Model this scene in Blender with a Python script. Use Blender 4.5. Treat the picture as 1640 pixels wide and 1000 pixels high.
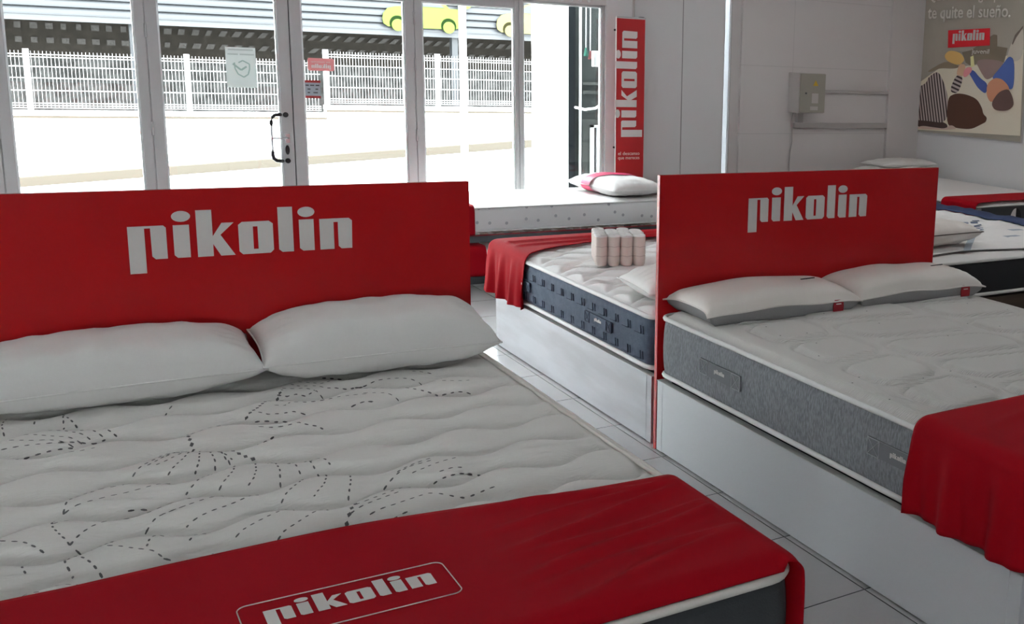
import bpy, bmesh, math, random
from mathutils import Vector, Matrix, noise
random.seed(7)
for o in list(bpy.data.objects): bpy.data.objects.remove(o)
S=bpy.context.scene; COL=S.collection
# ---------------------------------------------------------------- camera
cam=bpy.data.cameras.new('camera'); co=bpy.data.objects.new('camera',cam); COL.objects.link(co)
cam.sensor_fit='HORIZONTAL'; cam.sensor_width=36; cam.lens=1710.52/1640*36
cam.shift_x=-(1265.28-820)/1640; cam.shift_y=-(500-441.14)/1640
cam.clip_start=.05; cam.clip_end=300
_R=Matrix(((0.816,-0.577,0.041),(-0.078,-0.180,-0.981),(0.573,0.797,-0.192)))
th,ro,yw=.1932,.0414,.6236
Rp=Matrix(((1,0,0),(0,math.cos(th),-math.sin(th)),(0,math.sin(th),math.cos(th))))
Rr=Matrix(((math.cos(ro),-math.sin(ro),0),(math.sin(ro),math.cos(ro),0),(0,0,1)))
RR=Rr@Rp
cx_=RR@Vector((math.cos(yw),0,math.sin(yw))); cy_=RR@Vector((-math.sin(yw),0,math.cos(yw))); cz_=RR@Vector((0,-1,0))
W2C=Matrix((cx_,cy_,cz_)).transposed()           # world -> camera (x right, y down, z forward)
r0,r1,r2=W2C[0],W2C[1],W2C[2]
Mx=Matrix((r0,-r1,-r2)).transposed().to_4x4(); Mx.translation=(0,0,1.6)
co.matrix_world=Mx; S.camera=co
# ---------------------------------------------------------------- world and exposure
w=bpy.data.worlds.new('world'); S.world=w; w.use_nodes=True
bg=w.node_tree.nodes['Background']; bg.inputs[0].default_value=(.90,.95,1,1); bg.inputs[1].default_value=18.5
S.view_settings.view_transform='Standard'; S.view_settings.look='None'; S.view_settings.exposure=.7; S.view_settings.gamma=1
S.view_settings.use_curve_mapping=False
FILL=2.0  # emission of the added ceiling fill panels
# ---------------------------------------------------------------- materials
def lin(c): c/=255; return c/12.92 if c<=.04045 else ((c+.055)/1.055)**2.4
def C(r,g,b): return (lin(r),lin(g),lin(b),1)
MATS={}
def mat(name,col,rough=.6,metal=0,bump=None,spec=.5,sheen=0,emit=None,var=None,coat=0):
    """bump=(kind,scale,strength[,stretch xyz])  var=(scale,other colour,stretch)"""
    if name in MATS: return MATS[name]
    m=bpy.data.materials.new(name); m.use_nodes=True; nt=m.node_tree; b=nt.nodes['Principled BSDF']
    b.inputs['Base Color'].default_value=col; b.inputs['Roughness'].default_value=rough; b.inputs['Metallic'].default_value=metal
    b.inputs['Specular IOR Level'].default_value=spec
    if sheen: b.inputs['Sheen Weight'].default_value=sheen
    if coat: b.inputs['Coat Weight'].default_value=coat; b.inputs['Coat Roughness'].default_value=.08
    if emit: b.inputs['Emission Color'].default_value=emit[0]; b.inputs['Emission Strength'].default_value=emit[1]
    tc=nt.nodes.new('ShaderNodeTexCoord')
    def coords(st):
        mp=nt.nodes.new('ShaderNodeMapping'); mp.inputs['Scale'].default_value=st; nt.links.new(tc.outputs['Object'],mp.inputs['Vector']); return mp.outputs['Vector']
    if var:
        n=nt.nodes.new('ShaderNodeTexNoise'); n.inputs['Scale'].default_value=var[0]; n.inputs['Detail'].default_value=5
        nt.links.new(coords(var[2] if len(var)>2 else (1,1,1)),n.inputs['Vector'])
        rp=nt.nodes.new('ShaderNodeValToRGB'); rp.color_ramp.elements[0].position=.38; rp.color_ramp.elements[1].position=.62
        rp.color_ramp.elements[0].color=col; rp.color_ramp.elements[1].color=var[1]
        nt.links.new(n.outputs['Fac'],rp.inputs['Fac']); nt.links.new(rp.outputs['Color'],b.inputs['Base Color'])
    if bump:
        kind,sc,st=bump[:3]; stc=bump[3] if len(bump)>3 else (1,1,1)
        if kind=='noise': n=nt.nodes.new('ShaderNodeTexNoise'); n.inputs['Scale'].default_value=sc; n.inputs['Detail'].default_value=4; out=n.outputs['Fac']
        elif kind=='wave': n=nt.nodes.new('ShaderNodeTexWave'); n.inputs['Scale'].default_value=sc; n.inputs['Distortion'].default_value=.6; n.bands_direction='Y'; out=n.outputs['Fac']
        elif kind=='voronoi': n=nt.nodes.new('ShaderNodeTexVoronoi'); n.inputs['Scale'].default_value=sc; out=n.outputs['Distance']
        nt.links.new(coords(stc),n.inputs['Vector'])
        bp=nt.nodes.new('ShaderNodeBump'); bp.inputs['Strength'].default_value=st; bp.inputs['Distance'].default_value=.004
        nt.links.new(out,bp.inputs['Height']); nt.links.new(bp.outputs['Normal'],b.inputs['Normal'])
    MATS[name]=m; return m
white_knit=mat('white knit fabric',(.80,.77,.74,1),.85,bump=('noise',90,.55,(.35,2.2,1)),sheen=.1)
ribbed=mat('ribbed white fabric',(.74,.71,.68,1),.85,bump=('wave',45,.55,(1,1,1)),sheen=.1)
quilt_white=mat('quilted white fabric',(.84,.82,.81,1),.8,bump=('noise',120,.3))
piping_w=mat('white piping',(.85,.84,.82,1),.6)
piping_c=mat('cream piping',(.80,.75,.70,1),.6)
dash_grey=mat('grey printed thread',(.13,.12,.125,1),.8)
black_fab=mat('black fabric',(.013,.014,.017,1),.8,bump=('noise',200,.2))
dark_fab=mat('charcoal fabric',(.045,.047,.05,1),.8,bump=('noise',200,.2))
grey_mel=mat('grey melange fabric',(.20,.205,.22,1),.9,var=(170,(.31,.32,.345,1),(1,1,.3)),bump=('noise',240,.4))
navy=mat('blue grey fabric',(.05,.072,.115,1),.8,var=(40,(.068,.095,.145,1)),bump=('noise',200,.3))
navy_d=mat('navy stitching',(.032,.046,.08,1),.8)
navy_pl=mat('plain navy fabric',(.02,.035,.10,1),.8)
grey_strap=mat('grey webbing',(.21,.215,.23,1),.85,bump=('noise',300,.4))
thread=mat('pale thread',(.45,.46,.48,1),.8)
pillow_w=mat('white cotton pillow',(.80,.78,.76,1),.75,bump=('noise',14,.25))
satin=mat('cream satin cover',(.80,.74,.69,1),.42,bump=('noise',12,.2),sheen=.2)
gusset_m=mat('grey mesh gusset',(.30,.29,.29,1),.8,bump=('noise',260,.4))
brown_p=mat('brown piping',(.10,.07,.06,1),.6)
red_fab=mat('red satin fabric',(.40,.005,.013,1),.7,bump=('noise',9,.2),spec=.06)
red_lam=mat('red laminate',(.52,.012,.014,1),.22,spec=.25)
red_ban=mat('red banner print',(.50,.018,.02,1),.4)
red_tag=mat('red satin tag',(.36,.01,.02,1),.4)
letter=mat('white vinyl lettering',(.74,.70,.68,1),.5)
cream_print=mat('cream print',(.88,.84,.78,1),.6)
lam=mat('white laminate',(.70,.71,.73,1),.35)
lam_edge=mat('laminate edge band',(.62,.61,.60,1),.5)
lamwood=mat('whitewashed wood laminate',(.60,.61,.64,1),.4,var=(3.0,(.49,.49,.51,1),(.3,.5,3)))
brown_wood=mat('brown wood',(.055,.032,.018,1),.5,var=(6,(.085,.05,.03,1),(.3,1,6)))
shadowgap=mat('dark gap',(.02,.02,.022,1),.7)
alu=mat('brushed aluminium frame',(.50,.49,.49,1),.45,metal=.15)
alu_w=mat('white lacquered frame',(.8,.82,.82,1),.4)
blackp=mat('black plastic',(.012,.012,.014,1),.35)
steel=mat('polished steel',(.75,.76,.78,1),.2,metal=1)
wall_m=mat('grey painted wall',(.68,.645,.635,1),.75,bump=('noise',60,.08))
wall_b=mat('pale grey panel wall',(.74,.735,.74,1),.6)
wall_r=mat('light grey painted wall',(.80,.805,.815,1),.8,bump=('noise',60,.08))
ceil_m=mat('white ceiling',(.8,.8,.8,1),.9)
boxm=mat('olive grey enamel',(.36,.34,.29,1),.5)
boxside=mat('pale enamel',(.55,.52,.50,1),.5)
pvc=mat('grey pvc trunking',(.47,.44,.43,1),.5)
yellow=mat('yellow warning sticker',(.62,.40,.03,1),.5)
paper=mat('white paper',(.85,.88,.87,1),.6)
green_pr=mat('grey green print',(.42,.55,.52,1),.6)
pink_pr=mat('faded pink sticker',(.80,.36,.36,1),.5)
slatw=mat('birch slat',(.62,.50,.44,1),.5)
frame_d=mat('dark grey steel frame',(.055,.06,.07,1),.4)
fence_m=mat('white lacquered steel fence',(.17,.17,.17,1),.5)
render_w=mat('pale rendered wall',(.85,.84,.80,1),.8,bump=('noise',6,.2))
road_m=mat('pale asphalt',(.62,.62,.60,1),.9,bump=('noise',20,.2))
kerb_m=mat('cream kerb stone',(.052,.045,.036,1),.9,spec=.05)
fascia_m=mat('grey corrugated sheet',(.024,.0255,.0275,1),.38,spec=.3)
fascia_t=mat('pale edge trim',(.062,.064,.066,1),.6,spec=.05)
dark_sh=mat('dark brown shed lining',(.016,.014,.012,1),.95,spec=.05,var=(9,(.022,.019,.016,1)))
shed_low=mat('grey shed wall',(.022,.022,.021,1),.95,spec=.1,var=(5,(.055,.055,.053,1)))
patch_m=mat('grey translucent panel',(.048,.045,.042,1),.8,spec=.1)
green_s=mat('lime green sign',(.070,.105,.024,1),.5,spec=0)
yell_s=mat('pale yellow sign',(.098,.092,.044,1),.5,spec=0)
arch_m=mat('dark green arch',(.006,.013,.004,1),.6,spec=0)
arch_y=mat('olive arch',(.014,.013,.006,1),.6,spec=0)
serv=mat('grey green service wall',(.034,.039,.038,1),.6,spec=.1,var=(4,(.045,.051,.049,1),(1,1,.2)))
conc=mat('concrete block',(.06,.064,.061,1),.9,spec=.1)
dark_strip=mat('dark shutter guide',(.008,.010,.012,1),.6,spec=.05)
mint=mat('mint green plastic',(.015,.07,.05,1),.6,spec=.1)
pinkp=mat('pink plastic',(.11,.035,.035,1),.6,spec=.1)
pocket=mat('beige non-woven pocket fabric',(.72,.62,.57,1),.9,bump=('noise',60,.4))
blueprint=mat('slate blue print',(.13,.17,.26,1),.8)
bluegrey=mat('pale blue print',(.40,.45,.52,1),.8)
ink=mat('dark ink',(.05,.05,.055,1),.6)
def backlit(name,col,tr):
    m=bpy.data.materials.new(name); m.use_nodes=True; nt=m.node_tree; b=nt.nodes['Principled BSDF']; b.inputs['Base Color'].default_value=col; b.inputs['Roughness'].default_value=.6
    t=nt.nodes.new('ShaderNodeBsdfTranslucent'); t.inputs[0].default_value=col; x=nt.nodes.new('ShaderNodeMixShader'); x.inputs[0].default_value=tr
    nt.links.new(b.outputs[0],x.inputs[1]); nt.links.new(t.outputs[0],x.inputs[2]); nt.links.new(x.outputs[0],nt.nodes['Material Output'].inputs['Surface']); return m
paper_t=backlit('thin white paper',(.85,.9,.88,1),.12)
green_t=backlit('grey green translucent print',(.45,.6,.56,1),.09)
pink_t=backlit('faded pink translucent film',(.85,.38,.38,1),.12)
card_t=backlit('pale grey card',(.42,.47,.52,1),.08)
frost=bpy.data.materials.new('frosted glass'); frost.use_nodes=True
_b=frost.node_tree.nodes['Principled BSDF']; frost.node_tree.nodes.remove(_b)
_t=frost.node_tree.nodes.new('ShaderNodeBsdfTranslucent'); _t.inputs[0].default_value=(.9,.94,.97,1)
frost.node_tree.links.new(_t.outputs[0],frost.node_tree.nodes['Material Output'].inputs['Surface'])
glass=bpy.data.materials.new('clear glass'); glass.use_nodes=True
nt=glass.node_tree; nt.nodes.remove(nt.nodes['Principled BSDF'])
tr=nt.nodes.new('ShaderNodeBsdfTransparent'); tr.inputs[0].default_value=(.96,.98,.97,1)
gl=nt.nodes.new('ShaderNodeBsdfGlossy'); gl.inputs['Roughness'].default_value=.02
fr=nt.nodes.new('ShaderNodeFresnel'); fr.inputs[0].default_value=1.35
mx=nt.nodes.new('ShaderNodeMixShader'); nt.links.new(fr.outputs[0],mx.inputs[0]); nt.links.new(tr.outputs[0],mx.inputs[1]); nt.links.new(gl.outputs[0],mx.inputs[2])
nt.links.new(mx.outputs[0],nt.nodes['Material Output'].inputs['Surface'])
def grid_mat(name,tile,groove,px,py,ox,oy,wd,axes=('X','Y'),rough=.25,var=None,spec=.5):
    m=bpy.data.materials.new(name); m.use_nodes=True; nt=m.node_tree; b=nt.nodes['Principled BSDF']
    tc=nt.nodes.new('ShaderNodeTexCoord'); sp=nt.nodes.new('ShaderNodeSeparateXYZ'); nt.links.new(tc.outputs['Object'],sp.inputs[0])
    def mth(op,a,bv):
        n=nt.nodes.new('ShaderNodeMath'); n.operation=op
        for k,v in enumerate((a,bv)):
            if v is None: continue
            if isinstance(v,(int,float)): n.inputs[k].default_value=v
            else: nt.links.new(v,n.inputs[k])
        return n.outputs[0]
    def line(ax,p,o):
        f=mth('FRACT',mth('DIVIDE',mth('SUBTRACT',sp.outputs[ax],o-100*p),p),None)
        return mth('LESS_THAN',f,wd/p)
    g=mth('MAXIMUM',line(axes[0],px,ox),line(axes[1],py,oy))
    mix=nt.nodes.new('ShaderNodeMix'); mix.data_type='RGBA'; nt.links.new(g,mix.inputs[0]); mix.inputs[6].default_value=tile; mix.inputs[7].default_value=groove
    if var:
        n=nt.nodes.new('ShaderNodeTexNoise'); n.inputs['Scale'].default_value=var[0]; n.inputs['Detail'].default_value=6
        m2=nt.nodes.new('ShaderNodeMix'); m2.data_type='RGBA'; nt.links.new(n.outputs['Fac'],m2.inputs[0]); m2.inputs[6].default_value=tile; m2.inputs[7].default_value=var[1]
        nt.links.new(tc.outputs['Object'],n.inputs['Vector']); nt.links.new(m2.outputs[2],mix.inputs[6])
    nt.links.new(mix.outputs[2],b.inputs['Base Color']); b.inputs['Roughness'].default_value=rough; b.inputs['Specular IOR Level'].default_value=spec
    return m
floor_m=grid_mat('glazed floor tiles',(.40,.385,.385,1),(.03,.03,.032,1),.44,.44,2.03,2.354,.005,rough=.22,var=(2.5,(.47,.45,.45,1)))
wallgrid=grid_mat('grey block wall',(.68,.645,.635,1),(.60,.57,.56,1),1.18,.62,4.72,.35,.008,('X','Z'),rough=.7)
star=bpy.data.materials.new('white fabric with grey stars'); star.use_nodes=True
nt=star.node_tree; b=nt.nodes['Principled BSDF']; tc=nt.nodes.new('ShaderNodeTexCoord'); v=nt.nodes.new('ShaderNodeTexVoronoi'); v.inputs['Scale'].default_value=9; v.inputs['Randomness'].default_value=.55
mp=nt.nodes.new('ShaderNodeMapping'); mp.inputs['Rotation'].default_value=(math.pi/2,0,0); v.voronoi_dimensions='2D'; nt.links.new(tc.outputs['Object'],mp.inputs[0]); nt.links.new(mp.outputs[0],v.inputs['Vector']); lt=nt.nodes.new('ShaderNodeMath'); lt.operation='LESS_THAN'; lt.inputs[1].default_value=.10; nt.links.new(v.outputs['Distance'],lt.inputs[0])
mi=nt.nodes.new('ShaderNodeMix'); mi.data_type='RGBA'; mi.inputs[6].default_value=(.75,.75,.75,1); mi.inputs[7].default_value=(.40,.40,.43,1); nt.links.new(lt.outputs[0],mi.inputs[0]); nt.links.new(mi.outputs[2],b.inputs['Base Color']); b.inputs['Roughness'].default_value=.8
fill_m=mat('fill diffuser',(.9,.9,.9,1),.5,emit=((1,.96,.93,1),FILL))  # glow of the added fill panels
# ---------------------------------------------------------------- helpers
def tag(o,label=None,cat=None,group=None,kind=None):
    if label: o['label']=label
    if cat: o['category']=cat
    if group: o['group']=group
    if kind: o['kind']=kind
    return o
def root(name,loc,label,cat,group=None):
    o=bpy.data.objects.new(name,None); COL.objects.link(o); o.location=loc; o.empty_display_size=.1
    return tag(o,label,cat,group)
def world_loc(o):
    v=Vector((0,0,0))
    while o is not None: v+=o.location; o=o.parent
    return v
class MB:
    def __init__(s): s.bm=bmesh.new()
    def box(s,x0,x1,y0,y1,z0,z1,bev=0,mi=0,M=None):
        vs=[s.bm.verts.new(p) for p in [(x0,y0,z0),(x1,y0,z0),(x1,y1,z0),(x0,y1,z0),(x0,y0,z1),(x1,y0,z1),(x1,y1,z1),(x0,y1,z1)]]
        fs=[s.bm.faces.new([vs[i] for i in q]) for q in [(3,2,1,0),(4,5,6,7),(0,1,5,4),(1,2,6,5),(2,3,7,6),(3,0,4,7)]]
        for f in fs: f.material_index=mi
        if M is not None:
            for v_ in vs: v_.co=M@v_.co
        if bev:
            es=list({e for f in fs for e in f.edges})
            bmesh.ops.bevel(s.bm,geom=es,offset=bev,segments=2,affect='EDGES',profile=.6)
        return s
    def tube(s,pts,r,n=8,closed=False,mi=0,cap=True):
        pts=[Vector(p) for p in pts]; m=len(pts); rings=[]
        for i,p in enumerate(pts):
            a=pts[(i-1)%m] if (closed or i>0) else p; c=pts[(i+1)%m] if (closed or i<m-1) else p
            t=(c-a).normalized(); up=Vector((0,0,1)) if abs(t.z)<.9 else Vector((1,0,0))
            sx=t.cross(up).normalized(); sy=t.cross(sx)
            rr=r[i] if isinstance(r,(list,tuple)) else r
            rings.append([s.bm.verts.new(p+rr*(math.cos(2*math.pi*k/n)*sx+math.sin(2*math.pi*k/n)*sy)) for k in range(n)])
        for i in range(m if closed else m-1):
            A,B=rings[i],rings[(i+1)%m]
            for k in range(n): f=s.bm.faces.new((A[k],A[(k+1)%n],B[(k+1)%n],B[k])); f.material_index=mi; f.smooth=True
        if not closed and cap:
            for q in (rings[0],rings[-1]): f=s.bm.faces.new(q); f.material_index=mi
        return s
    def prism(s,poly,fn,d0,d1,mi=0):
        """poly in 2-D, fn(u,v,d)->xyz; solid between d0 and d1"""
        a=[s.bm.verts.new(fn(u,v,d0)) for u,v in poly]; b_=[s.bm.verts.new(fn(u,v,d1)) for u,v in poly]
        n=len(poly)
        for f in (s.bm.faces.new(a[::-1]),s.bm.faces.new(b_)): f.material_index=mi
        for i in range(n): f=s.bm.faces.new((a[i],a[(i+1)%n],b_[(i+1)%n],b_[i])); f.material_index=mi
        return s
    def grid(s,nu,nv,fn,mi=0,smooth=True):
        g=[[s.bm.verts.new(fn(i/(nu-1),j/(nv-1))) for j in range(nv)] for i in range(nu)]
        for i in range(nu-1):
            for j in range(nv-1):
                f=s.bm.faces.new((g[i][j],g[i+1][j],g[i+1][j+1],g[i][j+1])); f.material_index=mi; f.smooth=smooth
        return g
    def lathe(s,prof,c,n=20,mi=0,cap=True):
        rings=[[s.bm.verts.new((c[0]+r*math.cos(2*math.pi*k/n),c[1]+r*math.sin(2*math.pi*k/n),c[2]+z)) for k in range(n)] for r,z in prof]
        for A,B in zip(rings,rings[1:]):
            for k in range(n): f=s.bm.faces.new((A[k],A[(k+1)%n],B[(k+1)%n],B[k])); f.material_index=mi; f.smooth=True
        if cap: s.bm.faces.new(rings[0][::-1]).material_index=mi; s.bm.faces.new(rings[-1]).material_index=mi
        return s
    def build(s,name,mats,parent=None,kind=None,normals=True):
        if normals: bmesh.ops.recalc_face_normals(s.bm,faces=s.bm.faces)
        if parent is not None:
            off=world_loc(parent)
            for v_ in s.bm.verts: v_.co-=off
        me=bpy.data.meshes.new(name); s.bm.to_mesh(me); s.bm.free()
        for m in (mats if isinstance(mats,(list,tuple)) else [mats]): me.materials.append(m)
        o=bpy.data.objects.new(name,me); COL.objects.link(o)
        if parent is not None: o.parent=parent
        if kind: o['kind']=kind
        return o
def based(o,label,cat,group=None,kind=None):
    """single-mesh thing: move its origin to the middle of its base"""
    me=o.data; xs=[v.co for v in me.vertices]
    mn=Vector([min(v[i] for v in xs) for i in range(3)]); mxx=Vector([max(v[i] for v in xs) for i in range(3)])
    c=Vector(((mn.x+mxx.x)/2,(mn.y+mxx.y)/2,mn.z)); me.transform(Matrix.Translation(-c)); o.location=c
    return tag(o,label,cat,group,kind)
def sm(t): t=max(0,min(1,t)); return t*t*(3-2*t)
# lettering traced on the headboard board, in mm, x to the right, baseline 0
LOGO=[[(0,108),(95,108),(102,101),(102,4),(70,4),(61,13),(60,101),(44,101),(44,-38),(0,-38)],
 [(121,107),(165,107),(165,4),(130,4),(121,13)],
 [(185,151),(229,151),(229,66),(256,108),(290,108),(251,70),(291,3),(250,3),(229,42),(229,3),(185,3)],
 [(352,108),(314,108),(303,99),(303,13),(313,3),(352,3),(352,18),(345,18),(345,92),(352,92)],
 [(352,108),(393,108),(404,99),(404,13),(394,3),(352,3),(352,18),(359,18),(359,92),(352,92)],
 [(420,151),(464,151),(464,3),(430,3),(420,12)],
 [(483,107),(528,107),(528,3),(493,3),(483,12)],
 [(546,106),(639,106),(649,97),(647,3),(613,3),(604,12),(604,94),(590,94),(590,3),(546,3)]]
def ell(cx,cy,rx,ry,n=20): return [(cx+rx*math.cos(2*math.pi*k/n),cy+ry*math.sin(2*math.pi*k/n)) for k in range(n)]
LOGO+= [ell(144,134,26,17),ell(506,132,26,17)]
def logo(name,m,parent,fn,sc,th=.0015,mirror=False):
    """fn(u,v,d) maps logo metres to world"""
    b=MB()
    for p in LOGO: b.prism([((649-x if mirror else x)*sc/1000,y*sc/1000) for x,y in p],fn,0.0,th)
    return b.build(name,m,parent)
def text(name,s,m,parent,fn,width,height,th=.001,mirror=False,bold=0):
    cu=bpy.data.curves.new('t','FONT'); cu.body=s; cu.offset=bold; cu.resolution_u=3
    t=bpy.data.objects.new('t',cu); COL.objects.link(t); bpy.context.view_layer.update()
    me=bpy.data.meshes.new_from_object(t.evaluated_get(bpy.context.evaluated_depsgraph_get())); bpy.data.objects.remove(t); bpy.data.curves.remove(cu)
    xs=[v.co.x for v in me.vertices]; ys=[v.co.y for v in me.vertices]; x0,x1,y0,y1=min(xs),max(xs),min(ys),max(ys)
    bm=bmesh.new(); bm.from_mesh(me); bpy.data.meshes.remove(me)
    r=bmesh.ops.extrude_face_region(bm,geom=bm.faces[:]); top={v for v in r['geom'] if isinstance(v,bmesh.types.BMVert)}
    for v in bm.verts:
        u=(v.co.x-x0)/(x1-x0); vv=(v.co.y-y0)/(y1-y0)
        if mirror: u=1-u
        v.co=fn(u*width,vv*height,th if v in top else 0)
    b=MB(); b.bm.free(); b.bm=bm
    return b.build(name,m,parent)
def rrect(x0,x1,y0,y1,r,n=6):
    P=[]
    for cx,cy,a in [(x1-r,y0+r,-90),(x1-r,y1-r,0),(x0+r,y1-r,90),(x0+r,y0+r,180)]:
        for k in range(n+1):
            t=math.radians(a+90*k/n); P.append((cx+r*math.cos(t),cy+r*math.sin(t)))
    return P
def outline(x0,x1,y0,y1,r,step=.08):
    P=rrect(x0,x1,y0,y1,r,6); Q=[]
    for i,p in enumerate(P):
        q=P[(i+1)%len(P)]; d=math.hypot(q[0]-p[0],q[1]-p[1]); n=max(1,int(d/step))
        for k in range(n): Q.append((p[0]+(q[0]-p[0])*k/n,p[1]+(q[1]-p[1])*k/n))
    return Q
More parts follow.
